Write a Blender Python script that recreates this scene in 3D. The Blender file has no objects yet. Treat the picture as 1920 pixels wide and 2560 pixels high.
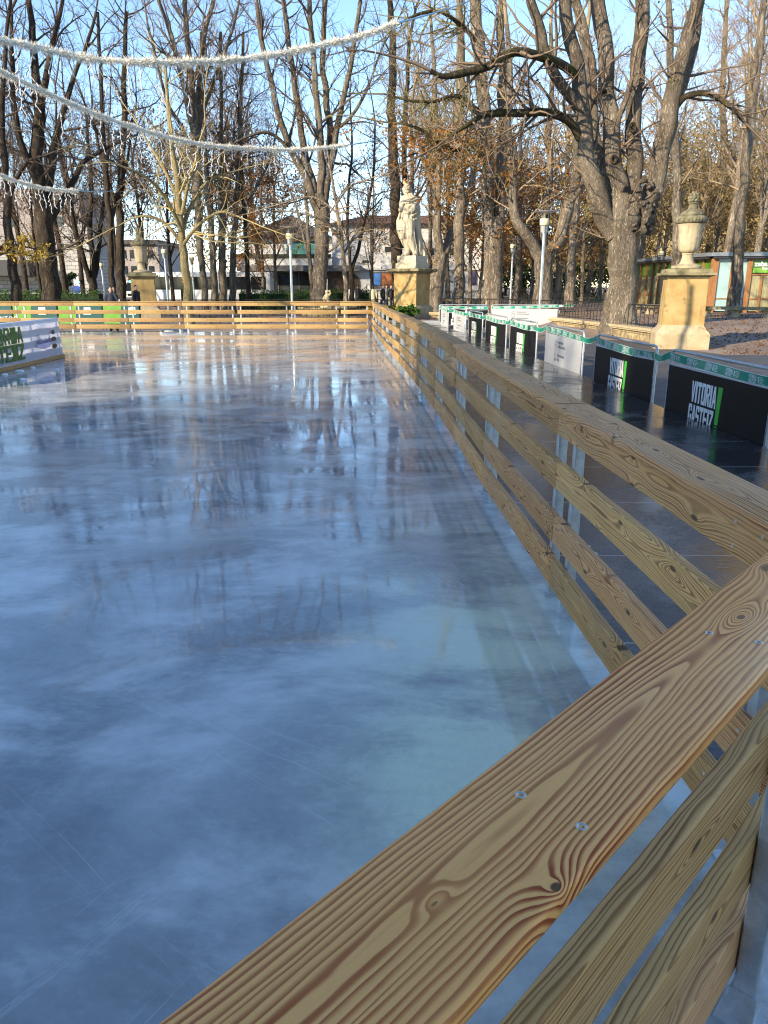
import bpy, bmesh, math, random
import numpy as np
from mathutils import Vector, Matrix, noise as mnoise
R = math.radians
scene = bpy.context.scene
COL = scene.collection
# ------------------------------------------------------------------ camera maths (used to lay things out in metres)
F, HZ, H = 1900.0, 713.0, 1.65
PITCH = math.atan((1280 - HZ) / F)
CP, SP = math.cos(PITCH), math.sin(PITCH)
def ray(u, v):
    a = (u - 960) / F; b = (1280 - v) / F
    return (a, CP + b * SP, -SP + b * CP)
def at_z(u, v, z):
    d = ray(u, v); t = (z - H) / d[2]
    return Vector((d[0] * t, d[1] * t, z))
def at_y(u, v, Y):
    d = ray(u, v); t = Y / d[1]
    return Vector((d[0] * t, Y, H + d[2] * t))
def sstep(a, b, x):
    t = max(0.0, min(1.0, (x - a) / (b - a))); return t * t * (3 - 2 * t)
WALL = [(9.55, 24.6), (8.95, 30.0), (8.1, 35.5), (5.6, 40.0), (2.7, 43.2)]
def wall_x(y):
    if y <= WALL[0][1]: return WALL[0][0]
    for (x0, y0), (x1, y1) in zip(WALL, WALL[1:]):
        if y <= y1: return x0 + (x1 - x0) * (y - y0) / (y1 - y0)
    return WALL[-1][0]
def gz(x, y):
    """height of the park ground"""
    z = -0.25 + 0.15 * sstep(28, 36, y)
    if x > wall_x(y) + 0.12:
        z = max(z, -0.25 + 0.40 * sstep(21.5, 37.0, y))
    if y > 43.2: z = -0.10 + 0.25 * sstep(3.0, 6.0, x)
    return z

# ------------------------------------------------------------------ mesh helpers
class MB:
    def __init__(s): s.v = []; s.f = []; s.n = 0
    def add(s, vs, fs):
        o = s.n; s.v.extend([tuple(p) for p in vs]); s.f.extend([tuple(i + o for i in f) for f in fs]); s.n += len(vs); return s
    def box(s, c, d, rot=None):
        x, y, z = d[0] / 2, d[1] / 2, d[2] / 2
        vs = [Vector((a, b, e)) for a in (-x, x) for b in (-y, y) for e in (-z, z)]
        if rot is not None: vs = [rot @ p for p in vs]
        c = Vector(c)
        return s.add([p + c for p in vs], [(0, 1, 3, 2), (4, 6, 7, 5), (0, 4, 5, 1), (2, 3, 7, 6), (0, 2, 6, 4), (1, 5, 7, 3)])
    def rbox(s, c, d, b=0.004, rot=None):
        """box with rounded long edges (along x) and chamfered ends"""
        L, w, t = d
        prof = []
        for cx, cy, a0 in ((w/2-b, t/2-b, 0), (-w/2+b, t/2-b, 90), (-w/2+b, -t/2+b, 180), (w/2-b, -t/2+b, 270)):
            for k in range(4):
                a = R(a0 + 30 * k); prof.append((cx + b * math.cos(a), cy + b * math.sin(a)))
        m = len(prof); vs = []; fs = []
        for x, sc in ((-L/2, b), (-L/2 + b, 0), (L/2 - b, 0), (L/2, b)):
            for y, z in prof:
                kx = 1 - 2 * sc * .6 / w; kz = 1 - 2 * sc * .6 / t
                vs.append(Vector((x, y * kx, z * kz)))
        for r in range(3):
            for k in range(m):
                fs.append((r*m+k, r*m+(k+1) % m, (r+1)*m+(k+1) % m, (r+1)*m+k))
        fs.append(tuple(range(m))[::-1]); fs.append(tuple(range(3*m, 4*m)))
        fs = [f[::-1] for f in fs]
        if rot is not None: vs = [rot @ p for p in vs]
        c = Vector(c)
        return s.add([p + c for p in vs], fs)
    def tube(s, P, rad, k=8, caps=True):
        P = [Vector(p) for p in P]
        n = len(P)
        if not hasattr(rad, '__len__'): rad = [rad] * n
        vs = []; fs = []
        T = [(P[min(i+1, n-1)] - P[max(i-1, 0)]).normalized() for i in range(n)]
        up = Vector((0, 0, 1)) if abs(T[0].z) < .9 else Vector((1, 0, 0))
        N = T[0].cross(up).normalized()
        for i in range(n):
            N = (N - T[i] * N.dot(T[i]))
            N = N.normalized() if N.length > 1e-6 else T[i].orthogonal().normalized()
            B = T[i].cross(N)
            for j in range(k):
                a = 2 * math.pi * j / k
                vs.append(P[i] + (N * math.cos(a) + B * math.sin(a)) * rad[i])
        for i in range(n-1):
            for j in range(k):
                fs.append((i*k+j, i*k+(j+1) % k, (i+1)*k+(j+1) % k, (i+1)*k+j))
        if caps: fs.append(tuple(range(k))[::-1]); fs.append(tuple(range((n-1)*k, n*k)))
        return s.add(vs, fs)
    def lathe(s, prof, k=24, c=(0, 0, 0), flute=None, caps=True):
        vs = []; fs = []; n = len(prof); c = Vector(c)
        for i, (r, z) in enumerate(prof):
            for j in range(k):
                a = 2 * math.pi * j / k
                rr = r * (1 + (flute(i, a) if flute else 0))
                vs.append(c + Vector((rr * math.cos(a), rr * math.sin(a), z)))
        for i in range(n-1):
            for j in range(k):
                fs.append((i*k+j, i*k+(j+1) % k, (i+1)*k+(j+1) % k, (i+1)*k+j))
        if caps: fs.append(tuple(range(k))[::-1]); fs.append(tuple(range((n-1)*k, n*k)))
        return s.add(vs, fs)
    def sqlathe(s, prof, c=(0, 0, 0)):
        """square-section moulded block: prof of (half width, z)"""
        vs = []; fs = []; c = Vector(c)
        for r, z in prof:
            for a, b in ((-1, -1), (1, -1), (1, 1), (-1, 1)): vs.append(c + Vector((a*r, b*r, z)))
        for i in range(len(prof)-1):
            for j in range(4): fs.append((i*4+j, i*4+(j+1) % 4, i*4+4+(j+1) % 4, i*4+4+j))
        fs.append((3, 2, 1, 0)); m = 4*(len(prof)-1); fs.append((m, m+1, m+2, m+3))
        return s.add(vs, fs)
    def prism(s, poly, fn, t):
        """poly 2d points; fn(x,y,d) -> 3d; extruded over depth 0..t"""
        n = len(poly)
        vs = [fn(x, y, 0) for x, y in poly] + [fn(x, y, t) for x, y in poly]
        fs = [tuple(range(n)), tuple(range(2*n-1, n-1, -1))]
        for i in range(n): fs.append((i, n+i, n+(i+1) % n, (i+1) % n))
        return s.add(vs, fs)
    def ball(s, c, r, seg=10, ring=6):
        c = Vector(c)
        if not hasattr(r, '__len__'): r = (r, r, r)
        vs = [c + Vector((0, 0, -r[2]))]; fs = []
        for i in range(1, ring):
            ph = -math.pi/2 + math.pi*i/ring
            for j in range(seg):
                a = 2*math.pi*j/seg
                vs.append(c + Vector((r[0]*math.cos(ph)*math.cos(a), r[1]*math.cos(ph)*math.sin(a), r[2]*math.sin(ph))))
        vs.append(c + Vector((0, 0, r[2])))
        for j in range(seg): fs.append((0, 1+(j+1) % seg, 1+j))
        for i in range(ring-2):
            for j in range(seg):
                a = 1+i*seg; fs.append((a+j, a+(j+1) % seg, a+seg+(j+1) % seg, a+seg+j))
        a = 1+(ring-2)*seg
        for j in range(seg): fs.append((a+j, a+(j+1) % seg, len(vs)-1))
        return s.add(vs, fs)
    def build(s, name, mat, parent=None, loc=None, rot=None, smooth=False, fixn=False):
        me = bpy.data.meshes.new(name)
        me.from_pydata(s.v, [], s.f)
        if fixn:
            bm = bmesh.new(); bm.from_mesh(me); bmesh.ops.recalc_face_normals(bm, faces=bm.faces); bm.to_mesh(me); bm.free()
        me.validate()
        return link(name, me, mat, parent, loc, rot, smooth)
def link(name, me, mat, parent=None, loc=None, rot=None, smooth=False):
    if mat is not None and len(me.materials) == 0: me.materials.append(mat)
    if smooth is True: me.shade_smooth()
    elif smooth:
        me.shade_smooth()
        try: me.set_sharp_from_angle(angle=R(smooth))
        except Exception: pass
    o = bpy.data.objects.new(name, me); COL.objects.link(o)
    if parent is not None: o.parent = parent
    if loc is not None: o.location = loc
    if rot is not None: o.rotation_euler = rot
    return o
def np_mesh(name, V, Fq):
    """mesh from numpy verts and (n,k) faces of one size"""
    me = bpy.data.meshes.new(name)
    V = np.asarray(V, dtype=np.float32); Fq = np.asarray(Fq, dtype=np.int32)
    me.vertices.add(len(V)); me.vertices.foreach_set('co', V.ravel())
    n, k = Fq.shape
    me.loops.add(n*k); me.loops.foreach_set('vertex_index', Fq.ravel())
    me.polygons.add(n); me.polygons.foreach_set('loop_start', np.arange(0, n*k, k, dtype=np.int32))
    try: me.polygons.foreach_set('loop_total', np.full(n, k, dtype=np.int32))
    except Exception: pass
    me.update(calc_edges=True); return me
def tag(o, label=None, cat=None, group=None, kind=None):
    if label: o['label'] = label
    if cat: o['category'] = cat
    if group: o['group'] = group
    if kind: o['kind'] = kind
    return o
def thing(name, label, cat, loc=(0, 0, 0), rz=0.0, group=None):
    o = bpy.data.objects.new(name, None); COL.objects.link(o)
    o.empty_display_size = .2; o.location = loc; o.rotation_euler = (0, 0, rz)
    return tag(o, label, cat, group)
def struct(o): o['kind'] = 'structure'; return o
KIDS = {}
def copy_tree(o, parent=None):
    c = o.copy(); COL.objects.link(c)
    if parent is not None: c.parent = parent
    for ch in list(o.children): copy_tree(ch, c)
    return c
def text_mesh(txt, size, sx=1.0, bold=0.0, ext=0.0015, align='CENTER', spacing=1.0):
    cu = bpy.data.curves.new('lettering', 'FONT'); cu.body = txt; cu.size = size; cu.offset = bold
    cu.extrude = ext; cu.align_x = align; cu.align_y = 'CENTER'; cu.space_character = spacing; cu.resolution_u = 3
    o = bpy.data.objects.new('lettering', cu); COL.objects.link(o)
    bpy.context.view_layer.update()
    me = bpy.data.meshes.new_from_object(o.evaluated_get(bpy.context.evaluated_depsgraph_get()))
    bpy.data.objects.remove(o); bpy.data.curves.remove(cu)
    if sx != 1.0: me.transform(Matrix.Diagonal((sx, 1, 1, 1)))
    return me
def mesh_into(mb, me, M):
    mb.add([M @ v.co for v in me.vertices], [tuple(p.vertices) for p in me.polygons])
def remesh(mb, voxel, smooth_it=2):
    """fuse overlapping closed shapes into one continuous surface"""
    me = bpy.data.meshes.new('body'); me.from_pydata(mb.v, [], mb.f)
    o = bpy.data.objects.new('body', me); COL.objects.link(o)
    m = o.modifiers.new('r', 'REMESH'); m.mode = 'VOXEL'; m.voxel_size = voxel
    if smooth_it:
        q = o.modifiers.new('s', 'SMOOTH'); q.iterations = smooth_it; q.factor = .5
    bpy.context.view_layer.update()
    out = bpy.data.meshes.new_from_object(o.evaluated_get(bpy.context.evaluated_depsgraph_get()))
    bpy.data.objects.remove(o); return out

# ------------------------------------------------------------------ materials
class NT:
    def __init__(s, name):
        s.m = bpy.data.materials.new(name); s.m.use_nodes = True
        s.t = s.m.node_tree; s.b = s.t.nodes['Principled BSDF']
        s.tc = s.t.nodes.new('ShaderNodeTexCoord')
    def n(s, ty, **kw):
        x = s.t.nodes.new(ty)
        for k, v in kw.items(): setattr(x, k, v)
        return x
    def put(s, sock, v):
        if isinstance(v, bpy.types.NodeSocket): s.t.links.new(v, sock)
        elif v is not None: sock.default_value = v
    def math(s, op, a, b=None, c=None, clamp=False):
        x = s.n('ShaderNodeMath', operation=op, use_clamp=clamp)
        s.put(x.inputs[0], a)
        if b is not None: s.put(x.inputs[1], b)
        if c is not None: s.put(x.inputs[2], c)
        return x.outputs[0]
    def mapping(s, scale=(1, 1, 1), loc=None, rot=None, src=None):
        x = s.n('ShaderNodeMapping'); s.put(x.inputs['Vector'], src if src is not None else s.tc.outputs['Object'])
        x.inputs['Scale'].default_value = scale
        if loc is not None: s.put(x.inputs['Location'], loc)
        if rot is not None: s.put(x.inputs['Rotation'], rot)
        return x.outputs[0]
    def noise(s, vec, scale=5, detail=4, rough=.55, dist=0.0):
        x = s.n('ShaderNodeTexNoise'); s.put(x.inputs['Vector'], vec)
        x.inputs['Scale'].default_value = scale; x.inputs['Detail'].default_value = detail
        x.inputs['Roughness'].default_value = rough; x.inputs['Distortion'].default_value = dist
        return x.outputs['Fac']
    def ramp(s, fac, stops, interp='LINEAR'):
        x = s.n('ShaderNodeValToRGB'); s.put(x.inputs[0], fac); r = x.color_ramp; r.interpolation = interp
        while len(r.elements) < len(stops): r.elements.new(.5)
        for e, (p, c) in zip(r.elements, stops):
            e.position = p; e.color = (*c, 1) if hasattr(c, '__len__') else (c, c, c, 1)
        return x.outputs[0]
    def mix(s, f, a, b, mode='MIX'):
        x = s.n('ShaderNodeMix', data_type='RGBA', blend_type=mode)
        s.put(x.inputs[0], f)
        s.put(x.inputs[6], (*a, 1) if isinstance(a, tuple) else a); s.put(x.inputs[7], (*b, 1) if isinstance(b, tuple) else b)
        return x.outputs[2]
    def sm(s, x, a, b):
        q = s.n('ShaderNodeMapRange', interpolation_type='SMOOTHSTEP'); s.put(q.inputs[0], x)
        q.inputs[1].default_value = a; q.inputs[2].default_value = b
        return q.outputs[0]
    def bump(s, h, strength=.3, dist=.01, normal=None):
        x = s.n('ShaderNodeBump'); x.inputs['Strength'].default_value = strength; x.inputs['Distance'].default_value = dist
        s.put(x.inputs['Height'], h)
        if normal is not None: s.put(x.inputs['Normal'], normal)
        return x.outputs[0]
    def rnd(s): return s.n('ShaderNodeObjectInfo').outputs['Random']
    def out(s, color=None, rough=None, normal=None, spec=None, metal=None, ior=None, coat=None, emis=None):
        b = s.b
        if color is not None: s.put(b.inputs['Base Color'], (*color, 1) if isinstance(color, tuple) else color)
        if rough is not None: s.put(b.inputs['Roughness'], rough)
        if normal is not None: s.put(b.inputs['Normal'], normal)
        if spec is not None: s.put(b.inputs['Specular IOR Level'], spec)
        if metal is not None: s.put(b.inputs['Metallic'], metal)
        if ior is not None: s.put(b.inputs['IOR'], ior)
        if coat is not None: b.inputs['Coat Weight'].default_value = coat[0]; b.inputs['Coat Roughness'].default_value = coat[1]
        if emis is not None: b.inputs['Emission Color'].default_value = (*emis[0], 1); b.inputs['Emission Strength'].default_value = emis[1]
        return s.m
def speckled(name, c1, c2, scale=4, rough=.8, bump=.2, bd=.01, c3=None, stretch=(1, 1, 1), spec=.3, metal=0.0, vary=0.0, fine=8.0):
    t = NT(name); mp = t.mapping(stretch)
    a = t.noise(mp, scale, 6, .6, .3); b = t.noise(mp, scale * fine, 4, .6)
    col = t.mix(t.sm(a, .35, .65), c1, c2)
    col = t.mix(t.math('MULTIPLY', t.sm(b, .45, .75), .45), col, c3 if c3 else tuple(x * .6 for x in c1))
    if vary:
        hsv = t.n('ShaderNodeHueSaturation'); t.put(hsv.inputs['Value'], t.math('MULTIPLY_ADD', t.rnd(), 2 * vary, 1 - vary)); t.put(hsv.inputs['Color'], col); col = hsv.outputs[0]
    h = t.math('ADD', a, t.math('MULTIPLY', b, .5))
    return t.out(col, rough, t.bump(h, bump, bd), spec, metal)
def plain(name, c, rough=.5, metal=0.0, spec=.5, emis=None, var=.12, scale=3):
    t = NT(name)
    n = t.noise(t.mapping(), scale, 5, .6)
    col = t.mix(t.sm(n, .3, .7), tuple(x * (1 - var) for x in c), tuple(min(1, x * (1 + var)) for x in c))
    return t.out(col, rough, None, spec, metal, emis=emis)
M = {}
SUN, SKY, EXPO = 4.0, 0.15, 1.3
# ------------------------------------------------------------------ wood
def wood(name, light, dark, knots=None, hero=False, wet=0.32, grey=0.25):
    """ring pattern = contour lines of a smooth field over the board face (x along, y across), bent round knots"""
    t = NT(name)
    sep = t.n('ShaderNodeSeparateXYZ'); t.put(sep.inputs[0], t.tc.outputs['Object'])
    x, y, z = sep.outputs
    rnd = t.rnd()
    X = x if hero else t.math('MULTIPLY_ADD', rnd, 61.0, x)
    if not hero: y = t.math('MULTIPLY_ADD', t.math('SUBTRACT', t.math('FRACT', t.math('MULTIPLY', rnd, 17.3)), .5), .05, y)
    def vec(sx, sy):
        c = t.n('ShaderNodeCombineXYZ'); t.put(c.inputs[0], t.math('MULTIPLY', X, sx)); t.put(c.inputs[1], t.math('MULTIPLY', y, sy)); t.put(c.inputs[2], t.math('MULTIPLY', z, sy)); return c.outputs[0]
    n1 = t.noise(vec(1.1, 1.2), 1.0, 2, .5); n2 = t.noise(vec(3.2, 16), 1.0, 3, .5); n3 = t.noise(vec(9.0, 60), 1.0, 2, .5)
    def gauss(cx, cy, ax, ay, amp):
        a = t.math('DIVIDE', t.math('SUBTRACT', x if hero else X, cx), ax); b = t.math('DIVIDE', t.math('SUBTRACT', y, cy), ay)
        d = t.math('ADD', t.math('MULTIPLY', a, a), t.math('MULTIPLY', b, b))
        e = t.math('EXPONENT', t.math('MULTIPLY', d, -1.0))
        return t.math('MULTIPLY', e, amp), e
    tc = t.math('MULTIPLY_ADD', n1, .036 if hero else .05, .050 if hero else -.025)
    dt = t.math('SUBTRACT', y, tc); dt2 = t.math('MULTIPLY', dt, dt)
    g = t.math('SQRT', t.math('ADD', dt2, .00016 if hero else .00007))
    h = t.math('MULTIPLY', t.noise(vec(.9 if hero else 1.6, 1.0), 1.0, 1, .4), .03 if hero else .11)
    Fv = t.math('SUBTRACT', h, g)
    Fv = t.math('ADD', Fv, t.math('MULTIPLY', t.math('SUBTRACT', n2, .5), .022))
    Fv = t.math('ADD', Fv, t.math('MULTIPLY', z, .85))
    dark_spot = None
    if knots:
        for (cx, cy, ax, ay, amp, dk) in knots:
            v, e = gauss(cx, cy, ax, ay, amp); Fv = t.math('ADD', Fv, v)
            if dk > 0:
                q = t.math('MULTIPLY', t.sm(e, .62, .85), dk)
                dark_spot = q if dark_spot is None else t.math('MAXIMUM', dark_spot, q)
    else:
        vo = t.n('ShaderNodeTexVoronoi', voronoi_dimensions='2D'); vo.inputs['Scale'].default_value = 1.0
        c = t.n('ShaderNodeCombineXYZ'); t.put(c.inputs[0], t.math('MULTIPLY', X, 2.0)); t.put(c.inputs[1], t.math('MULTIPLY', y, 5.5)); t.put(vo.inputs['Vector'], c.outputs[0])
        d = vo.outputs['Distance']; e = t.math('EXPONENT', t.math('MULTIPLY', t.math('MULTIPLY', d, d), -42.0))
        Fv = t.math('ADD', Fv, t.math('MULTIPLY', e, .030))
        dark_spot = t.math('MULTIPLY', t.sm(d, .062, .03), .85)
    bands = t.math('MULTIPLY', Fv, 98.0 if hero else 112.0)
    wf = t.n('ShaderNodeTexNoise', noise_dimensions='1D'); wf.inputs['Scale'].default_value = .55; wf.inputs['Detail'].default_value = 1.0; t.put(wf.inputs['W'], bands)
    bands = t.math('ADD', t.math('ADD', bands, t.math('MULTIPLY', n3, .25)), t.math('MULTIPLY', wf.outputs['Fac'], 1.1 if hero else 2.0))
    fr = t.math('FRACT', t.math('ADD', bands, 60.0))
    late = t.math('MULTIPLY', t.sm(fr, .30, .82), t.sm(fr, 1.0, .88))
    late = t.math('MULTIPLY', late, t.math('MULTIPLY_ADD', t.noise(vec(1.7, 9), 1.0, 3, .6), 1.7, -.05), clamp=True)
    col = t.mix(late, light, dark)
    blot = t.noise(vec(2.2, 9), 1.0, 4, .6)
    col = t.mix(t.math('MULTIPLY', t.sm(blot, .45, .75), .5), col, t.mix(.5, col, (light[0]*.75, light[1]*.62, light[2]*.45)))
    col = t.mix(t.math('MULTIPLY', t.sm(t.noise(vec(.8, 3), 1.0, 3, .6), .4, .7), grey), col, (.20, .19, .155))
    col = t.mix(dark_spot, col, (.060, .032, .020))
    if not hero:
        hs = t.n('ShaderNodeHueSaturation'); t.put(hs.inputs['Value'], t.math('MULTIPLY_ADD', t.math('FRACT', t.math('MULTIPLY', rnd, 7.7)), .36, .76))
        t.put(hs.inputs['Hue'], t.math('MULTIPLY_ADD', t.math('FRACT', t.math('MULTIPLY', rnd, 31.7)), .012, .496)); t.put(hs.inputs['Color'], col); col = hs.outputs[0]
    fib = t.noise(vec(7, 420), 1.0, 2, .5)
    f2 = t.noise(vec(6, 170), 1.0, 4, .65); f3 = t.noise(vec(14, 26), 1.0, 4, .7)
    col = t.mix(t.math('MULTIPLY', t.sm(f2, .45, .72), .30), col, t.mix(1.0, col, (.62, .55, .50), 'MULTIPLY'))
    col = t.mix(t.math('MULTIPLY', t.sm(f3, .60, .74), .28), col, t.mix(1.0, col, (.50, .45, .42), 'MULTIPLY'))
    hgt = t.math('ADD', t.math('MULTIPLY', late, .6), t.math('MULTIPLY', fib, .5))
    rgh = t.math('MULTIPLY_ADD', t.sm(blot, .3, .7), .22, wet)
    return t.out(col, rgh, t.bump(hgt, .22, .0015), .22)
HK = [(1.36, .068, .26, .055, .026, 0), (1.02, .066, .22, .030, .009, 0), (.72, .060, .20, .05, -.006, 0),
      (1.466, .076, .028, .011, -.017, .0), (1.472, .080, .008, .003, 0.0, .6), (1.375, .152, .040, .026, .030, 0), (1.375, .154, .012, .0085, .016, .9),
      (.595, .070, .060, .026, .044, 0), (.595, .070, .020, .010, .02, .85), (1.95, .07, .3, .05, .02, 0), (.30, .03, .05, .03, .03, .8)]
M['wood_hero'] = wood('weathered_pine_rail', (.93, .44, .140), (.33, .058, .013), HK, True, .32, .02)
M['wood'] = wood('treated_pine', (.80, .435, .175), (.30, .105, .034), None, False, .44, .08)  # brighter, redder copy of the pine for boards in blue shade
M['wood_far'] = wood('sunlit_pine', (.47, .30, .125), (.21, .105, .042), None, False, .46, .14)  # same pine recoloured for the boards in direct sun
M['galv'] = speckled('galvanised_steel', (.42, .45, .47), (.54, .57, .60), 22, .42, .05, .002, (.33, .35, .37), spec=.5, metal=.55)
M['steel'] = plain('brushed_steel', (.60, .61, .62), .3, .9)
M['screw'] = plain('zinc_screw', (.50, .50, .47), .35, .85)
M['screw_hole'] = plain('screw_recess', (.05, .05, .05), .6)

# ------------------------------------------------------------------ ice, platform, ground
t = NT('wet_ice')
o_ = t.tc.outputs['Object']
big = t.noise(t.mapping((.55, .8, 1)), 1.0, 6, .62, .8); med = t.noise(t.mapping((1.1, 1.7, 1), loc=(3, 7, 0)), 1.0, 8, .66, .25); fin = t.noise(t.mapping(), 26, 5, .75)
sep = t.n('ShaderNodeSeparateXYZ'); t.put(sep.inputs[0], o_)
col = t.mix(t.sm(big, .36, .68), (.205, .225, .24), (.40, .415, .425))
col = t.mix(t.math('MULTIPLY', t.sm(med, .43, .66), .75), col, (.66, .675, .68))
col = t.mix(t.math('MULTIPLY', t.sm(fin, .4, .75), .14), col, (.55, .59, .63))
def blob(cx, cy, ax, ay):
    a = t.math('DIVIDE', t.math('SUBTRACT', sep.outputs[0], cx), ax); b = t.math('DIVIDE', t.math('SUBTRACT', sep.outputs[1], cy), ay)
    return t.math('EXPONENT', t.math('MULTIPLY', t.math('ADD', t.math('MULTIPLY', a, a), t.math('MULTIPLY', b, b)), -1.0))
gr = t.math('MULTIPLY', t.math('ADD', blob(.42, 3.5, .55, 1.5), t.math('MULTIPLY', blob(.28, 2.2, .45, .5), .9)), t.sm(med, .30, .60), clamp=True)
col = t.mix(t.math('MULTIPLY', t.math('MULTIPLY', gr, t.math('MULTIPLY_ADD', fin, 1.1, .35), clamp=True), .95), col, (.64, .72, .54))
def wob(scale, amp, loc):
    nz = t.n('ShaderNodeTexNoise'); nz.inputs['Scale'].default_value = scale; nz.inputs['Detail'].default_value = 6; nz.inputs['Roughness'].default_value = .62; t.put(nz.inputs['Vector'], t.mapping(loc=loc))
    ad = t.n('ShaderNodeVectorMath', operation='MULTIPLY_ADD'); t.put(ad.inputs[0], nz.outputs['Color']); ad.inputs[1].default_value = (amp, amp, 0); t.put(ad.inputs[2], o_); return ad.outputs[0]
vo = t.n('ShaderNodeTexVoronoi', feature='DISTANCE_TO_EDGE', voronoi_dimensions='2D'); vo.inputs['Scale'].default_value = .75; t.put(vo.inputs['Vector'], wob(1.1, .5, (0, 0, 0)))
crk = t.math('MULTIPLY', t.sm(vo.outputs['Distance'], .0042, .001), t.sm(t.noise(t.mapping((.9, .9, 1), loc=(9, 2, 0)), 1.0, 3, .5), .60, .70))
col = t.mix(t.math('MULTIPLY', crk, .12), col, (.60, .66, .70))
scr = None
for rz_, lc in ((.25, 0), (1.15, 7), (-.5, 3), (2.2, 11), (.7, 17), (-1.1, 23)):
    rm = t.mapping((.22, 2.6, 1), loc=(lc, lc * .7, 0), src=t.mapping(rot=(0, 0, rz_)))
    ln_ = t.math('MULTIPLY', t.sm(t.math('ABSOLUTE', t.math('SUBTRACT', t.noise(rm, 1.0, 3, .55, .5), .5)), .0045, .0008), t.sm(t.noise(t.mapping((.6, .6, 1), loc=(lc * 3, 1, 0)), 1.0, 4, .6), .50, .62))
    scr = ln_ if scr is None else t.math('MAXIMUM', scr, ln_)
col = t.mix(t.math('MULTIPLY', scr, .17), col, (.62, .66, .70))
streak = t.noise(t.mapping((.5, 4.5, 1), rot=(0, 0, .12)), 1.6, 6, .7, .4)
col = t.mix(t.math('MULTIPLY', t.sm(streak, .5, .75), .16), col, (.52, .57, .61))
farw = t.math('MULTIPLY', t.sm(sep.outputs[1], 8.5, 15.0), t.sm(t.noise(t.mapping((.5, .9, 1), loc=(1, 5, 0)), 1.0, 6, .65, .6), .30, .60))  # far ice whitened where the sun falls; brightness put into its colour
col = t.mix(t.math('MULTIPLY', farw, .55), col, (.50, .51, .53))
frost = t.sm(t.noise(t.mapping((.62, .90, 1), loc=(5.2, 1.4, 0)), 1.0, 9, .66, .5), .45, .58)
rgh = t.math('ADD', t.math('MULTIPLY_ADD', frost, .15, .008), t.math('MULTIPLY', t.sm(fin, .55, .8), .03))
rip = t.noise(t.mapping((1.0, 1.5, 1)), 5.0, 4, .58, .9); rip2 = t.noise(t.mapping((.8, 1.2, 1)), 1.3, 3, .5, .6); rip3 = t.noise(t.mapping(), 40, 3, .6)
calm = t.sm(t.noise(t.mapping((.5, .7, 1), loc=(2, 8, 0)), 1.0, 4, .55), .40, .62)
hh = t.math('ADD', t.math('ADD', t.math('MULTIPLY', rip, t.math('MULTIPLY_ADD', calm, .55, .08)), t.math('MULTIPLY', rip2, .55)), t.math('MULTIPLY', rip3, .028))
hh = t.math('ADD', hh, t.math('MULTIPLY', t.math('ADD', crk, scr), .2))
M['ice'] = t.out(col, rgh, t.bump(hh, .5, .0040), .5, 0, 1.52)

t = NT('wet_black_boards')
br = t.n('ShaderNodeTexBrick'); br.offset = 0.0; br.inputs['Scale'].default_value = 1.0; br.inputs['Mortar Size'].default_value = .012
br.inputs['Brick Width'].default_value = 2.5; br.inputs['Row Height'].default_value = 1.25; br.inputs['Color1'].default_value = (.016, .016, .019, 1); br.inputs['Color2'].default_value = (.024, .023, .026, 1); br.inputs['Mortar'].default_value = (.20, .19, .18, 1)
t.put(br.inputs['Vector'], t.mapping((1, 1, 1), loc=(.1, .38, 0)))
w = t.noise(t.mapping(), .9, 6, .65, .5); f = t.noise(t.mapping(), 26, 4, .6)
col = t.mix(t.math('MULTIPLY', t.sm(w, .5, .75), .35), br.outputs['Color'], (.045, .034, .028))
grit = t.noise(t.mapping(), 90, 2, .5); col = t.mix(t.sm(grit, .70, .76), col, (.16, .15, .14))
rg = t.math('ADD', t.math('MULTIPLY_ADD', t.sm(w, .40, .66), .26, .07), t.math('MULTIPLY', t.sm(f, .45, .7), .10))
M['platform'] = t.out(col, rg, t.bump(t.math('ADD', t.math('ADD', f, t.math('MULTIPLY', w, 3.0)), t.math('MULTIPLY', br.outputs['Fac'], -1.0)), .3, .005), .5)

t = NT('park_ground')
a = t.noise(t.mapping(), .35, 6, .6, .4); b = t.noise(t.mapping(), 9, 6, .7); c = t.noise(t.mapping(), 60, 3, .7)
col = t.mix(t.sm(a, .35, .65), (.20, .155, .13), (.30, .235, .19))
col = t.mix(t.math('MULTIPLY', t.sm(b, .48, .66), .6), col, (.17, .095, .055))
col = t.mix(t.math('MULTIPLY', t.sm(c, .5, .8), .5), col, (.36, .30, .25))
M['dirt'] = t.out(col, .9, t.bump(t.math('ADD', b, c), .5, .02), .2)
M['asphalt'] = speckled('asphalt', (.060, .060, .064), (.088, .086, .088), 2.2, .62, .4, .006, (.12, .12, .12), fine=40)
M['grass'] = speckled('park_lawn', (.045, .085, .018), (.075, .115, .03), 3, .9, .6, .03, (.10, .09, .03), fine=20)
M['road'] = speckled('road', (.07, .07, .075), (.10, .10, .10), 1.2, .7, .2, .01)

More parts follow.
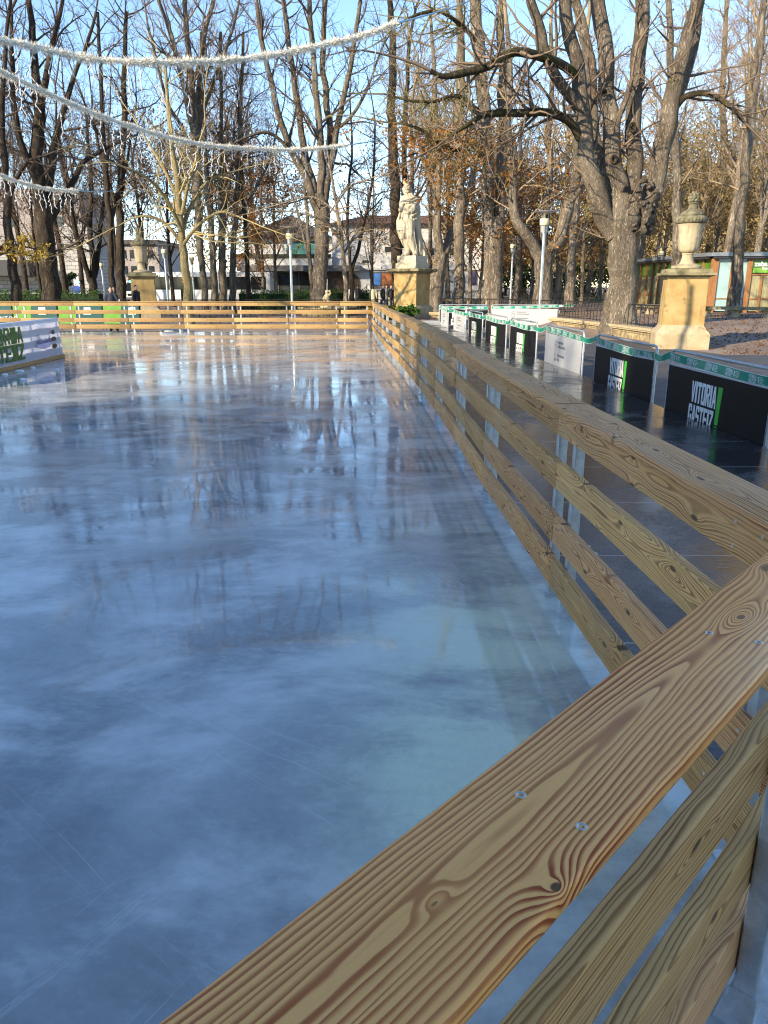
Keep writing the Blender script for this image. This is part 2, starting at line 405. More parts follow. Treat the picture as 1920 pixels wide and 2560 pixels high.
# ground sheet with a finer patch near the plaza
def ground():
    xs = sorted(set([-600, -300, -150, -80, -50] + [x * .8 for x in range(-40, 51)] + [50, 80, 150, 300, 600]))
    ys = sorted(set([-600, -300, -150, -80, -40, -20, -8] + [y * .6 for y in range(0, 90)] + [60, 75, 100, 150, 300, 600]))
    V = [(x, y, gz(x, y)) for y in ys for x in xs]; n = len(xs)
    Fq = [(j*n+i, j*n+i+1, (j+1)*n+i+1, (j+1)*n+i) for j in range(len(ys)-1) for i in range(n-1)]
    me = bpy.data.meshes.new('ground'); me.from_pydata(V, [], Fq); return struct(link('ground', me, M['dirt'], smooth=True))
ground()
def sheet(name, poly, z, mat, sub=None):
    mb = MB(); mb.add([(x, y, z if z is not None else gz(x, y) + .006) for x, y in poly], [tuple(range(len(poly)))])
    return struct(mb.build(name, mat))
sheet('asphalt_path', [(2.0, -30), (60, -30), (60, 21.8), (14, 21.8), (9.7, 21.9), (9.2, 24.0), (8.75, 28.0), (7.0, 28.0), (2.0, 28.0)], -.244, M['asphalt'])

FJ = [(.985, 1.725), (.8767, 3.80), (.783, 5.95), (.727, 7.86), (.645, 9.85), (.548, 11.85), (.430, 13.85), (.310, 15.85), (.165, 17.9), (.02, 20.0), (-.10, 22.0), (-.215, 24.0), (-.32, 26.0), (-.455, 28.70)]
NEARD = Vector((-.6765, -.7364, 0)); NEARN = Vector((.7364, -.6765, 0))
C0 = Vector((FJ[0][0], FJ[0][1], 0)); C1 = C0 + NEARD * 2.35
FAR_Y = 28.70
ice_poly = [(x + .16, y) for x, y in FJ[:-1]] + [(-.30, 28.9), (-34, 28.9), (-34, -6), (C1.x + .2, -6), (C1.x + .30, C1.y - .12), (C0.x + .34, C0.y - .22)]
mb = MB(); mb.add([(x, y, 0) for x, y in ice_poly] + [(x, y, -.12) for x, y in ice_poly], [tuple(range(len(ice_poly)))] + [(i, i + len(ice_poly), (i+1) % len(ice_poly) + len(ice_poly), (i+1) % len(ice_poly)) for i in range(len(ice_poly))])
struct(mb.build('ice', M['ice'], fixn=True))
pe = [(4.35, 2.0), (4.10, 8.0), (3.98, 10.8), (3.86, 14.3), (3.68, 17.9), (3.44, 21.4), (3.22, 25.0), (2.96, 28.0), (2.66, 31.0), (2.42, 36.0)]
def edge_x(y):
    for (x0, y0), (x1, y1) in zip(pe, pe[1:]):
        if y <= y1: return x0 + (x1 - x0) * (y - y0) / (y1 - y0)
    return pe[-1][0]
pp = [(.2, -8), (4.6, -8)] + pe + [(-.6, 36.0), (-.6, 29.2), (-36, 29.2), (-36, 28.6), (-.3, 28.6)] + [(x + .03, y) for x, y in FJ[::-1][1:]] + [(C1.x, C1.y)]
mb = MB(); n = len(pp); mb.add([(x, y, -.022) for x, y in pp] + [(x, y, -.30) for x, y in pp], [tuple(range(n))] + [(i, i + n, (i+1) % n + n, (i+1) % n) for i in range(n)])
struct(mb.build('platform', M['platform'], fixn=True))

# ------------------------------------------------------------------ rink fences
ROWS = [(.925, 1.054), (.645, .785), (.358, .500), (.118, .268)]
TH = .040
_bm = {}
def board(L, w, t, mat):
    k = (round(L, 3), round(w, 3), round(t, 3), mat)
    if k not in _bm:
        mb = MB(); mb.rbox((0, 0, 0), (L, w, t), .005); me = bpy.data.meshes.new('board'); me.from_pydata(mb.v, [], mb.f); me.materials.append(M[mat]); me.shade_smooth(); me.set_sharp_from_angle(angle=R(32)); _bm[k] = me
    return _bm[k]
def post_mesh(h, base):
    mb = MB(); mb.rbox((0, 0, h/2 + .01), (h, .05, .05), .006, Matrix.Rotation(R(90), 3, 'Y'))
    if base: mb.box((0, 0, .006), (.11, .10, .012)); mb.box((0, 0, .05), (.06, .06, .08))
    me = bpy.data.meshes.new('post'); me.from_pydata(mb.v, [], mb.f); me.materials.append(M['galv']); me.shade_smooth(); me.set_sharp_from_angle(angle=R(30)); return me
POST = post_mesh(1.03, True)
def put_obj(name, me, parent, loc, rot=(0, 0, 0)):
    o = bpy.data.objects.new(name, me); COL.objects.link(o); o.parent = parent; o.location = loc; o.rotation_euler = rot; return o
rng = random.Random(5)
def screw_mesh():
    mb = MB(); mb.lathe([(.0062, -.002), (.0066, .0006), (.0058, .0012), (.0036, .0010), (.0030, -.0004)], 14); me = bpy.data.meshes.new('screw'); me.from_pydata(mb.v, [], mb.f); me.materials.append(M['screw']); me.shade_smooth(); return me
SCREW = screw_mesh()
def fence_run(root, P0, P1, side, mat, row_offsets, cap_joint=0.0, screws=False, capmat=None, cap_z=1.0695, first=False, last=False, postoff=(.14, .16), dz=0.0):
    """one module between two joints: four slats on the ice side, cap on top, two posts behind. side=+1: outside is to the right of P0->P1"""
    P0 = Vector((*P0, 0)); P1 = Vector((*P1, 0)); d = (P1 - P0); L = d.length; d.normalize(); nrm = Vector((d.y, -d.x, 0)) * side
    ang = math.atan2(d.y, d.x); base = Vector(root.location)
    for i, (z0, z1) in enumerate(ROWS):
        c = P0 + d * (L/2 + row_offsets[i]) + nrm * (TH/2 + rng.uniform(0, .003)) + Vector((0, 0, (z0+z1)/2 + rng.uniform(-.002, .002) + dz))
        s = put_obj('slat', board(L - .006, z1 - z0, TH, mat), root, c - base, (R(90), 0, ang))
        if screws:
            for sx in (-L/2 + .22, -L/2 + .45, L/2 - .25, L/2 - .45):
                for sy in (-.035, .035):
                    q = put_obj('screw', SCREW, s, (sx, sy, (TH/2) * (1 if side > 0 else 1)), (0, 0, 0))
    c = P0 + d * (L/2 + cap_joint) + nrm * .053 + Vector((0, 0, cap_z + dz))
    cap = put_obj('cap_rail', board(L - .008, .172, .030, capmat or mat), root, c - base, (0, 0, ang))
    for q in (postoff[0], L - postoff[1]):
        p = put_obj('post', POST, root, P0 + d * q + nrm * (TH + .028) + Vector((0, 0, -.005)) - base, (0, 0, ang))
    return cap
# right side fence: P runs from near corner to far corner, ice on the left -> outside right
fr = thing('rink_fence', 'long timber rink fence along the right side of the ice, beside the black platform', 'fence', (FJ[0][0], FJ[0][1], 0))
for i in range(len(FJ) - 1):
    offs = [0, rng.uniform(-.06, .06), rng.uniform(-.06, .06), rng.uniform(-.08, .08)] if 1 < i < len(FJ) - 2 else [0, -.02, -.02, -.02]
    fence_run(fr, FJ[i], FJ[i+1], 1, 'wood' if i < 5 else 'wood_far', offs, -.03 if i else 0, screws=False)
for i in (0, 1, 2):   # screw heads on the ice-side faces nearest the camera
    P0 = Vector((*FJ[i], 0)); P1 = Vector((*FJ[i+1], 0)); d = (P1-P0).normalized(); nr = Vector((-d.y, d.x, 0))
    slats = [c for c in fr.children if c.name.startswith('slat')][i*4:i*4+4]
    for s in slats:
        Lb = (P1-P0).length
        for sx in ([.28, Lb-.15, .14] if i == 0 else [.14, Lb-.16]):
            for sy in (-.036, .036):
                put_obj('screw', SCREW, s, (sx - Lb/2, sy, -TH/2 if False else TH/2 * -1), (R(180), 0, 0))
# far fence: runs from the far right corner towards the left, ice in front
ff = thing('rink_fence', 'sunlit slatted timber rink fence across the far end of the ice', 'fence', (-.47, FAR_Y, 0))
xs = [-.47, -1.60, -3.42, -5.40, -7.37, -9.35, -11.32, -13.31, -15.3, -17.3, -19.3, -21.3]
for a, b in zip(xs, xs[1:]):
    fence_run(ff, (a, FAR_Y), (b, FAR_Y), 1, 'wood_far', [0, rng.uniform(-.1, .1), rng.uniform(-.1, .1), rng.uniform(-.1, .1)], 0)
# near corner fence, hero rail
fn = thing('rink_fence', 'close foreground timber fence cutting across the corner, with broad grained pine top rail', 'fence', C0)
Ln = 2.35
ang = math.atan2(NEARD.y, NEARD.x)
mb = MB(); mb.rbox((0, 0, 0), (Ln, .172, .030), .0075)
mb.v = [(x + Ln/2, -(y) , z) for x, y, z in mb.v]   # x from the corner, y from the inner edge outwards
mb.v = [(x, y + .0775, z) for x, y, z in mb.v]; mb.f = [f[::-1] for f in mb.f]
# local frame: x along NEARD, y along NEARN  -> mirrored handedness is avoided by a proper rotation below
ex = NEARD.normalized(); ey = Vector((-ex.y, ex.x, 0))
flip = 1 if ey.dot(NEARN) > 0 else -1
mb.v = [(x, y * flip, z) for x, y, z in mb.v]
if flip < 0: mb.f = [f[::-1] for f in mb.f]
NFLIP = flip
cap = mb.build('cap_rail', M['wood_hero'], fn, (0, 0, 1.0705), (0, 0, ang), smooth=35, fixn=True)
for (s, tt) in ((1.279, .052), (1.280, .130), (.699, .052), (.680, .1255), (1.86, .05), (1.87, .127)):
    q = put_obj('screw', SCREW, cap, (s, tt * flip, .0150))
for (z0, z1) in ROWS:
    m2 = MB(); m2.rbox((Ln/2, 0, 0), (Ln - .03, z1 - z0, TH), .006)
    o = m2.build('slat', M['wood'], fn, NEARN * (.062 + TH/2) + Vector((0, 0, (z0+z1)/2)), (R(90), 0, ang), smooth=32)
for s in (.345, 2.1):
    o = put_obj('post', POST, fn, NEARD * s + NEARN * (.062 + TH + .028) + Vector((0, 0, -.005)), (0, 0, ang))
# ------------------------------------------------------------------ crowd barriers with sign boards
M['white_board'] = plain('white_board', (.46, .47, .49), .35, var=.04)
M['black_board'] = plain('black_board', (.008, .008, .009), .5, var=.1, spec=.2)
M['letter_white'] = plain('white_lettering', (.80, .80, .80), .5, var=.02)
M['letter_green'] = plain('green_mark', (.06, .46, .05), .45, var=.05)
M['letter_grey'] = plain('grey_lettering', (.17, .17, .18), .5, var=.02)
M['tape'] = plain('green_tape', (.008, .27, .175), .28, var=.15, scale=14)
M['tape_white'] = plain('tape_white', (.70, .74, .72), .35, var=.03)
def glyph(ch):
    """heavy condensed block letters as polygons in a 1 x 1 cell (x right, y up)"""
    s = .30
    G = {
     'V': [[(0, 1), (.32, 1), (.5, .32), (.68, 1), (1, 1), (.66, 0), (.34, 0)]],
     'I': [[(.0, 0), (1, 0), (1, 1), (0, 1)]],
     'T': [[(0, 1), (0, .8), (.34, .8), (.34, 0), (.66, 0), (.66, .8), (1, .8), (1, 1)]],
     'O': [[(0, .1), (.1, 0), (.9, 0), (1, .1), (1, .9), (.9, 1), (.5, 1), (.5, .84), (.66, .84), (.66, .16), (.34, .16), (.34, .84), (.5, .84), (.5, 1), (.1, 1), (0, .9)]],
     'R': [[(0, 0), (.33, 0), (.33, .42), (.46, .42), (.66, 0), (1, 0), (.78, .45), (1, .58), (1, .9), (.88, 1), (.5, 1), (.5, .84), (.67, .84), (.67, .58), (.33, .58), (.33, .84), (.5, .84), (.5, 1), (0, 1)]],
     'A': [[(0, 0), (.3, 0), (.36, .24), (.64, .24), (.7, 0), (1, 0), (.68, 1), (.5, 1), (.5, .78), (.58, .40), (.42, .40), (.5, .78), (.5, 1), (.32, 1)]],
     'G': [[(0, .1), (.1, 0), (1, 0), (1, .52), (.52, .52), (.52, .36), (.68, .36), (.68, .16), (.34, .16), (.34, .84), (.66, .84), (.66, .68), (1, .68), (1, .9), (.9, 1), (.1, 1), (0, .9)]],
     'S': [[(0, 0), (.9, 0), (1, .1), (1, .5), (.9, .6), (.34, .6), (.34, .84), (.66, .84), (.66, .72), (1, .72), (1, .9), (.9, 1), (.1, 1), (0, .9), (0, .52), (.1, .43), (.66, .43), (.66, .16), (.34, .16), (.34, .3), (0, .3)]],
     'E': [[(0, 0), (1, 0), (1, .18), (.36, .18), (.36, .42), (.9, .42), (.9, .58), (.36, .58), (.36, .82), (1, .82), (1, 1), (0, 1)]],
     'Z': [[(0, 0), (1, 0), (1, .18), (.40, .18), (1, .80), (1, 1), (0, 1), (0, .82), (.60, .82), (0, .2)]]}
    return G[ch]
def block_word(mb, word, x0, y0, w, h, fn, t=.002, lean=0.0):
    wd = [.42 if c == 'I' else 1.0 for c in word]; gap = .10; tot = sum(wd) + gap * (len(word) - 1); u = w / tot; x = x0
    for c, k in zip(word, wd):
        for poly in glyph(c):
            mb.prism([(x + px * k * u + lean * py * h, y0 + py * h) for px, py in poly], fn, t)
        x += (k + gap) * u
BAR_TOP = 1.04
def barrier(a, b, board, label, group, z0=None, face=-1, detail=True):
    """a = left end seen from the rink side, b = right end. local x from a to b, local -y faces the rink"""
    a = Vector((*a, 0)); b = Vector((*b, 0)); L = (b - a).length; ang = math.atan2(b.y - a.y, b.x - a.x)
    z = gz(a.x, a.y) if z0 is None else z0
    r = thing('crowd_barrier', label, 'barrier', (a.x, a.y, z), ang, group)
    rad = .10; P = []
    P.append((0, 0, .03)); P.append((0, 0, BAR_TOP - rad))
    for k in range(1, 6):
        th = R(18 * k); P.append((rad - rad * math.cos(th), 0, BAR_TOP - rad + rad * math.sin(th)))
    P.append((L - rad, 0, BAR_TOP))
    for k in range(1, 6):
        th = R(18 * k); P.append((L - rad + rad * math.sin(th), 0, BAR_TOP - rad + rad * math.cos(th)))
    P.append((L, 0, .03))
    mb = MB(); mb.tube(P, .0195, 10)
    mb.tube([(0, 0, .20), (L, 0, .20)], .014, 8); mb.build('frame', M['galv'], r, smooth=40)
    for x in (.25, L - .25):
        f = MB(); f.tube([(x, -.32, .012), (x, -.28, .03), (x, 0, .10), (x, .28, .03), (x, .32, .012)], .016, 8); f.tube([(x, 0, .1), (x, 0, .2)], .014, 8)
        f.build('foot', M['galv'], r, smooth=40)
    h = MB(); h.tube([(L + .012, 0, .80), (L + .06, 0, .80), (L + .06, 0, .66)], .009, 6); h.build('hook', M['galv'], r, smooth=40)
    zb0, zb1 = .14, .86
    p = MB(); p.box((L/2, -.028, (zb0+zb1)/2), (L - .05, .008, zb1 - zb0))
    pan = p.build('sign_board', M['black_board' if board == 'black' else 'white_board'], r)
    if board == 'black':
        e = MB(); e.box((L/2, -.031, zb1 - .010), (L - .05, .020, .026)); e.box((.03, -.031, (zb0+zb1)/2), (.014, .018, zb1 - zb0 - .04)); e.build('board_edging', M['white_board'], pan)
    fn = lambda x, y, d: Vector((x, -.0325 - d, y))
    if board == 'black':
        mb = MB(); cx = L * .46
        block_word(mb, 'VITORIA', cx - .43, .44, .70, .27, fn); block_word(mb, 'GASTEIZ', cx - .46, .14, .70, .27, fn, lean=0)
        mb.build('lettering', M['letter_white'], pan, fixn=True)
        mb = MB(); mb.prism([(cx + .29, .255), (cx + .375, .255), (cx + .41, .715), (cx + .30, .715)], fn, .002); mb.prism([(cx + .285, .16), (cx + .37, .16), (cx + .374, .235), (cx + .288, .235)], fn, .002)
        mb.build('exclamation_mark', M['letter_green'], pan, fixn=True)
    else:
        mb = MB(); cx = L * .33; cy = .53
        for k in range(9):      # small crown-like arc of marks above a shield
            th = R(20 + 17.5 * k); q = (cx + .10 * math.cos(th), cy + .12 + .09 * math.sin(th))
            mb.prism([(q[0]-.008, q[1]-.012), (q[0]+.008, q[1]-.012), (q[0]+.008, q[1]+.012), (q[0]-.008, q[1]+.012)], fn, .0015)
        ring = [(cx + .075 * math.cos(R(a)), cy + .05 + .10 * math.sin(R(a))) for a in range(0, 181, 15)]
        inn = [(cx + .055 * math.cos(R(a)), cy + .05 + .075 * math.sin(R(a))) for a in range(180, -1, -15)]
        mb.prism(ring + inn, fn, .0015)
        for sx in (-1, 1): mb.prism([(cx + sx * .045, cy + .06), (cx + sx * .062, cy + .06), (cx + sx * .055, cy - .13), (cx + sx * .03, cy - .15), (cx + sx * .035, cy - .1)], fn, .0015)
        mb.prism([(cx - .05, cy - .16), (cx + .05, cy - .16), (cx + .07, cy - .2), (cx, cy - .235), (cx - .07, cy - .2)], fn, .0015)
        for i, tx in enumerate(('Ayuntamiento', 'de Vitoria-Gasteiz', '', 'Vitoria-Gasteizko', 'Udala')):
            if tx:
                me = text_mesh(tx, .084, .9, .0026, .001, 'LEFT')
                mesh_into(mb, me, Matrix(((1, 0, 0, cx + .16), (0, 0, -1, -.0335), (0, 1, 0, .72 - i * .092), (0, 0, 0, 1)))); bpy.data.meshes.remove(me)
        mb.build('lettering', M['letter_grey'], pan)
    return r
E_ = edge_x
bars = []
def bx(y): return edge_x(y) + .05
spec_b = [(10.82, 8.10, 'black', 'nearest black lettered barrier, cut off by the right edge of view'),
          (14.22, 11.36, 'black', 'black board barrier between the nearest barrier and the white crest barrier'),
          (17.85, 15.05, 'white', 'white board barrier with grey crest and text between two black barriers'),
          (21.42, 18.70, 'black', 'black board barrier just beyond the white crest barrier'),
          (24.95, 22.00, 'black', 'fourth black board barrier along the platform, second beyond the crest barrier'),
          (27.75, 25.55, 'black', 'farthest black board barrier of the side row, beside two white ones'),
          (30.6, 28.45, 'white', 'far white barrier beside the last black barrier'),
          (34.6, 32.3, 'white', 'farthest white barrier at the corner of the platform')]
for y1, y0, bd, lb in spec_b:
    bars.append(barrier((bx(y1), y1), (bx(y0), y0), bd, lb, 'crowd barriers along the black platform', z0=-.25))
back = [((2.55, 36.3), (4.75, 36.2), 'black', 'black board barrier of the back row seen past the side row'), ((4.95, 36.2), (7.95, 35.9), 'white', 'wide white crest barrier of the back row facing the rink')]
for a, b, bd, lb in back: bars.append(barrier(a, b, bd, lb, 'crowd barriers across the back of the platform', z0=-.25))
bars.append(barrier((3.5, 33.2), (4.6, 35.0), 'black', 'angled black barrier standing behind the side row of barriers', 'crowd barriers across the back of the platform', z0=-.25))
# green printed tape strung along the barriers: one long ribbon, small white printing along it
def ribbon(runs, label):
    r = thing('barrier_tape', label, 'tape', (*runs[0][0][:2], 0))
    base = Vector(r.location); mb = MB(); bd = MB(); tx = MB(); rg = random.Random(3)
    for a, b, ha, hb, hgt, sag, printed, off in runs:
        a = Vector((a[0], a[1], 0)) - base; b = Vector((b[0], b[1], 0)) - base; d = (b - a).normalized(); nr = Vector((d.y, -d.x, 0)); L = (b-a).length
        if off: a = a + nr * off; b = b + nr * off
        N = 16; rows = []
        for i in range(N + 1):
            q = i / N; p = a.lerp(b, q); zc = ha + (hb - ha) * q - sag * 4 * q * (1 - q) + .004 * math.sin(9 * q + ha * 40)
            tw = .012 * math.sin(7 * q + L * 5)
            rows.append([p + nr * (tw * s) + Vector((0, 0, zc + hgt * s / 2)) for s in (-1, -.86, .86, 1)])
        vs = [v for row in rows for v in row]
        mb.add(vs, [(i*4+1, i*4+2, i*4+6, i*4+5) for i in range(N)])
        bd.add(vs, [(i*4+k, i*4+k+1, i*4+k+5, i*4+k+4) for i in range(N) for k in (0, 2)])
        if printed:
            per = .46; cnt = max(1, int(L / per))
            for c in range(cnt):
                s0 = (c + .12) * L / cnt
                def fn(x, y, dd, s0=s0):
                    q = max(0, min(1, (s0 + x) / L)); i = min(N - 1, int(q * N)); f = q * N - i; t = max(0, min(1, y))
                    lo = rows[i][1].lerp(rows[i+1][1], f); hi = rows[i][2].lerp(rows[i+1][2], f); return lo.lerp(hi, t) + nr * (.0015 + dd)
                block_word(tx, 'VITORIA', .0, .53, .145, .37, fn, .0004); block_word(tx, 'GASTEIZ', .0, .10, .145, .37, fn, .0004)
                tx.prism([(.15, .3), (.165, .3), (.172, .9), (.155, .9)], fn, .0004)
                tx.prism([(.20, .2), (.222, .2), (.222, .75), (.211, .9), (.20, .75)], fn, .0004)
                for k in range(5):
                    wv = .06 + .05 * rg.random(); tx.prism([(.235, .16 + .15 * k), (.235 + wv, .16 + .15 * k), (.235 + wv, .22 + .15 * k), (.235, .22 + .15 * k)], fn, .0004)
    o = mb.build('ribbon', M['tape'], r, smooth=True); bd.build('ribbon_edge', M['tape_white'], r, smooth=True); tx.build('printing', M['tape_white'], r, fixn=True)
runs = []
zt = -.25 + .93
for k, (y1, y0, bd_, lb) in enumerate(spec_b):
    a = (bx(y1), y1); b = (bx(y0), y0); s = (.01, .045, .0, .05, .05, .02, .03, .02)[k]
    runs.append((a, b, zt + .03, zt - .02, .125, s, True, .045))
    if k > 0:
        yn = spec_b[k-1][0]; runs.append((b, (bx(yn), yn), zt - .03, zt + .04, .10, .04, False, .03))
ribbon(runs, 'green printed tape strung from barrier to barrier along the platform')
ribbon([((2.55, 36.3), (4.75, 36.2), zt, zt - .02, .13, .02, True, .04), ((4.95, 36.2), (7.95, 35.9), zt - .02, zt + .06, .12, .01, True, .04), ((7.95, 35.9), (8.6, 35.6), zt + .06, zt + .1, .08, .0, False, 0)], 'green printed tape along the back row of barriers')
mb = MB(); mb.box((0, 0, .05), (1.4, .9, .10)); mb.box((-.1, .1, .13), (.9, .6, .06)); st = mb.build('white_ramp', M['white_board'], None, (2.0, 34.6, -.02), (0, 0, .5)); tag(st, 'low white ramp step at the far end of the platform', 'ramp')

# ------------------------------------------------------------------ stone monuments
def streaked(name, c1, c2, dirt, scale=1.6):
    t = NT(name); a = t.noise(t.mapping(), scale, 6, .62, .4); st = t.noise(t.mapping((5.5, 5.5, .45)), 1.0, 5, .65, .5); f = t.noise(t.mapping(), 24, 5, .7); p = t.noise(t.mapping(loc=(4, 1, 2)), 2.8, 6, .65)
    col = t.mix(t.sm(a, .35, .65), c1, c2)
    col = t.mix(t.math('MULTIPLY', t.sm(st, .52, .74), .65), col, dirt)
    col = t.mix(t.math('MULTIPLY', t.sm(p, .58, .68), .6), col, tuple(x * .8 for x in dirt))
    col = t.mix(t.math('MULTIPLY', t.sm(f, .5, .8), .35), col, tuple(x * .5 for x in c1))
    return t.out(col, .9, t.bump(t.math('ADD', a, t.math('MULTIPLY', f, .4)), .5, .02), .2)
M['sandstone'] = streaked('ochre_sandstone', (.335, .225, .088), (.44, .315, .145), (.15, .108, .055))
M['sandstone_pale'] = streaked('pale_sandstone', (.36, .285, .17), (.45, .37, .245), (.18, .14, .085), 2.2)
M['limestone'] = speckled('carved_limestone', (.42, .365, .265), (.52, .465, .35), 2.5, .85, .35, .02, (.22, .19, .13), stretch=(1, 1, .4))
M['lichen_stone'] = speckled('lichen_dark_stone', (.13, .115, .06), (.30, .26, .16), 3.0, .9, .4, .02, (.07, .065, .04))
M['urn_stone'] = streaked('urn_stone', (.36, .30, .19), (.46, .39, .265), (.15, .13, .075), 2.8)
M['urn_dark'] = speckled('mossy_urn_stone', (.10, .095, .055), (.24, .21, .14), 5, .9, .5, .02, (.06, .06, .035))
def urn_pedestal(loc, rz, label, group):
    r = thing('stone_pedestal', label, 'pedestal', loc, rz, group)
    MB().sqlathe([(.785, -.10), (.785, .455), (.77, .47)]).build('base_block', M['sandstone_pale'], r)
    MB().sqlathe([(.77, .47), (.735, .53), (.66, .62), (.615, .69), (.608, .725)]).build('base_moulding', M['sandstone_pale'], r)
    MB().sqlathe([(.608, .725), (.572, 2.075)]).build('shaft', M['sandstone'], r)
    MB().sqlathe([(.574, 2.075), (.61, 2.10), (.63, 2.14), (.72, 2.165), (.77, 2.19), (.775, 2.255), (.67, 2.265), (.665, 2.37), (.44, 2.385)]).build('cornice', M['lichen_stone'], r)
    return r
def urn(loc, rz, label, group):
    r = thing('stone_urn', label, 'urn', loc, rz, group); r.scale = (.772, .772, .772)
    MB().lathe([(.54, 0), (.575, .03), (.575, .10), (.48, .14), (.30, .19), (.245, .30), (.215, .42), (.205, .52), (.235, .54), (.235, .585), (.205, .60)], 28).build('foot', M['urn_stone'], r, smooth=40)
    fl = lambda i, a: .018 * math.cos(12 * a) if 1 <= i <= 4 else .006 * math.cos(12 * a)
    MB().lathe([(.20, .60), (.29, .63), (.36, .72), (.395, .84), (.405, .98), (.415, 1.20), (.43, 1.42), (.46, 1.58), (.50, 1.68)], 60, flute=fl).build('body', M['urn_stone'], r, smooth=60)
    f2 = lambda i, a: (.035 * (abs(math.sin(14 * a)) ** .6 - .5)) if 1 <= i <= 5 else 0
    MB().lathe([(.47, 1.68), (.535, 1.71), (.585, 1.77), (.60, 1.84), (.575, 1.92), (.52, 1.965), (.42, 1.985)], 112, flute=f2).build('rim', M['urn_dark'], r, smooth=60)
    mb = MB(); mb.lathe([(.44, 1.985), (.455, 2.03), (.40, 2.10), (.30, 2.17), (.20, 2.22), (.165, 2.30), (.15, 2.40), (.185, 2.42), (.185, 2.46), (.14, 2.48)], 26)
    for ring, (z, rr, n) in enumerate(((2.54, .15, 8), (2.64, .165, 8), (2.74, .12, 6), (2.80, .04, 3))):
        for k in range(n):
            a = 2 * math.pi * (k + .5 * ring) / n; mb.ball((rr * math.cos(a), rr * math.sin(a), z), .078, 8, 5)
    mb.ball((0, 0, 2.66), .15, 10, 6)
    mb.build('finial', M['urn_dark'], r, smooth=50)
    return r
U = Vector((9.32, 24.6)); urot = R(-13)
urn_pedestal((U.x, U.y, -.25), urot, 'ochre pedestal under the big stone urn at the right, beside the kiosk', 'stone pedestals')
urn((U.x, U.y, 2.13), 0.2, 'large fluted stone urn on the ochre pedestal by the kiosk, at the right', 'stone urns')
p = at_y(359, 720, 41.8)
urn_pedestal((p.x, p.y, gz(p.x, p.y)), R(14), 'ochre pedestal behind the far rink fence at the left', 'stone pedestals')
urn((p.x, p.y, gz(p.x, p.y) + 2.38), 0.5, 'pale stone urn behind the far rink fence at the left', 'stone urns')
for u, D, l in ((1300, 93, 'distant stone urn between tree trunks'), (1384, 101, 'most distant stone urn, half hidden by a trunk')):
    p = at_y(u, 720, D); z = gz(p.x, p.y)
    urn_pedestal((p.x, p.y, z), R(10), 'ochre pedestal under the ' + l, 'stone pedestals'); urn((p.x, p.y, z + 2.38), .1, l, 'stone urns')

# statue of a crowned robed figure
SD = 44.0
sp = at_y(1030, 713, SD); sb = gz(sp.x, sp.y)
K = 1.12 * SD / (CP + (1280 - 550) / F * SP) / F     # metres per photo pixel there
ped = thing('stone_pedestal', 'tall ochre pedestal carrying the white robed statue beyond the right fence', 'pedestal', (sp.x, sp.y, sb), R(-34), 'stone pedestals')
ptop = at_y(1030, 672, SD).z - sb
w0 = .72
MB().sqlathe([(w0 + .16, -.2), (w0 + .16, .55), (w0, .70)]).build('base_block', M['sandstone_pale'], ped)
MB().sqlathe([(w0, .70), (w0, ptop - .30)]).build('shaft', M['sandstone'], ped)
MB().sqlathe([(w0 + .002, ptop - .30), (w0 + .05, ptop - .24), (w0 + .12, ptop - .20), (w0 + .30, ptop - .14), (w0 + .32, ptop - .03), (w0 + .22, ptop)]).build('cornice', M['lichen_stone'], ped)
stt = thing('robed_statue', 'pale stone statue of a crowned robed figure on its tall ochre pedestal', 'statue', (sp.x, sp.y, sb + ptop), 0)
q = at_y(1030, 640, SD).z - sb - ptop
rot36 = Matrix.Rotation(R(-34), 3, 'Z')
mb = MB(); mb.sqlathe([(.66, 0), (.66, q * .42), (.60, q * .46), (.60, q)])
mb.v = [tuple(rot36 @ Vector(v)) for v in mb.v]; mb.build('plinth', M['limestone'], stt)
ks = .1673 * K
kz = ks * .84; ks = ks * .95
def S(cx, cy, y=0): return Vector(((cx - 380) * ks, y * ks, (1250 - cy) * kz + q))
fig = MB()
def chain(mb, pts, k=14):
    """pts: (cx, cy, depth, radius[, ydepth scale])"""
    P = [S(a, b, c) for a, b, c, r in pts]; rr = [r * ks for *_, r in pts]
    mb.tube(P, rr, k)
    for p_, r_ in zip(P, rr): mb.ball(p_, r_ * .99, 12, 8)
chain(fig, [(335, 400, 0, 88), (322, 500, 0, 92), (315, 600, 0, 100), (300, 720, 0, 118), (310, 800, 0, 108)])
chain(fig, [(250, 400, 10, 48), (330, 375, 10, 62), (405, 410, 15, 52)])
chain(fig, [(415, 430, 20, 50), (430, 560, 30, 58), (440, 700, 40, 58), (455, 860, 45, 50), (470, 1000, 45, 48), (500, 1130, 45, 50), (545, 1230, 40, 42), (570, 1300, 30, 30)])
chain(fig, [(430, 700, -10, 36), (450, 900, -5, 32), (470, 1060, 0, 34), (490, 1220, 5, 34)])
chain(fig, [(235, 640, -10, 55), (205, 730, -15, 58), (215, 850, -15, 66), (250, 960, -10, 60), (295, 1060, 0, 55), (330, 1150, 5, 52)])
chain(fig, [(330, 740, -40, 88), (340, 850, -58, 72), (345, 930, -66, 62), (375, 1060, -50, 46), (405, 1160, -40, 40), (425, 1230, -45, 34)])
chain(fig, [(420, 1235, -45, 26), (400, 1245, -90, 22)])
chain(fig, [(320, 1150, -10, 46), (305, 1215, -20, 34), (270, 1238, -45, 26), (235, 1246, -60, 17)])
chain(fig, [(245, 430, -10, 46), (222, 470, -25, 40), (250, 560, -60, 38), (290, 590, -85, 34)])
chain(fig, [(235, 470, -55, 34), (215, 540, -85, 28), (205, 560, -92, 26)])
for k in range(4): chain(fig, [(212 - 4 * k, 545 + 10 * k, -100, 11), (192, 552 + 10 * k, -112, 9)])
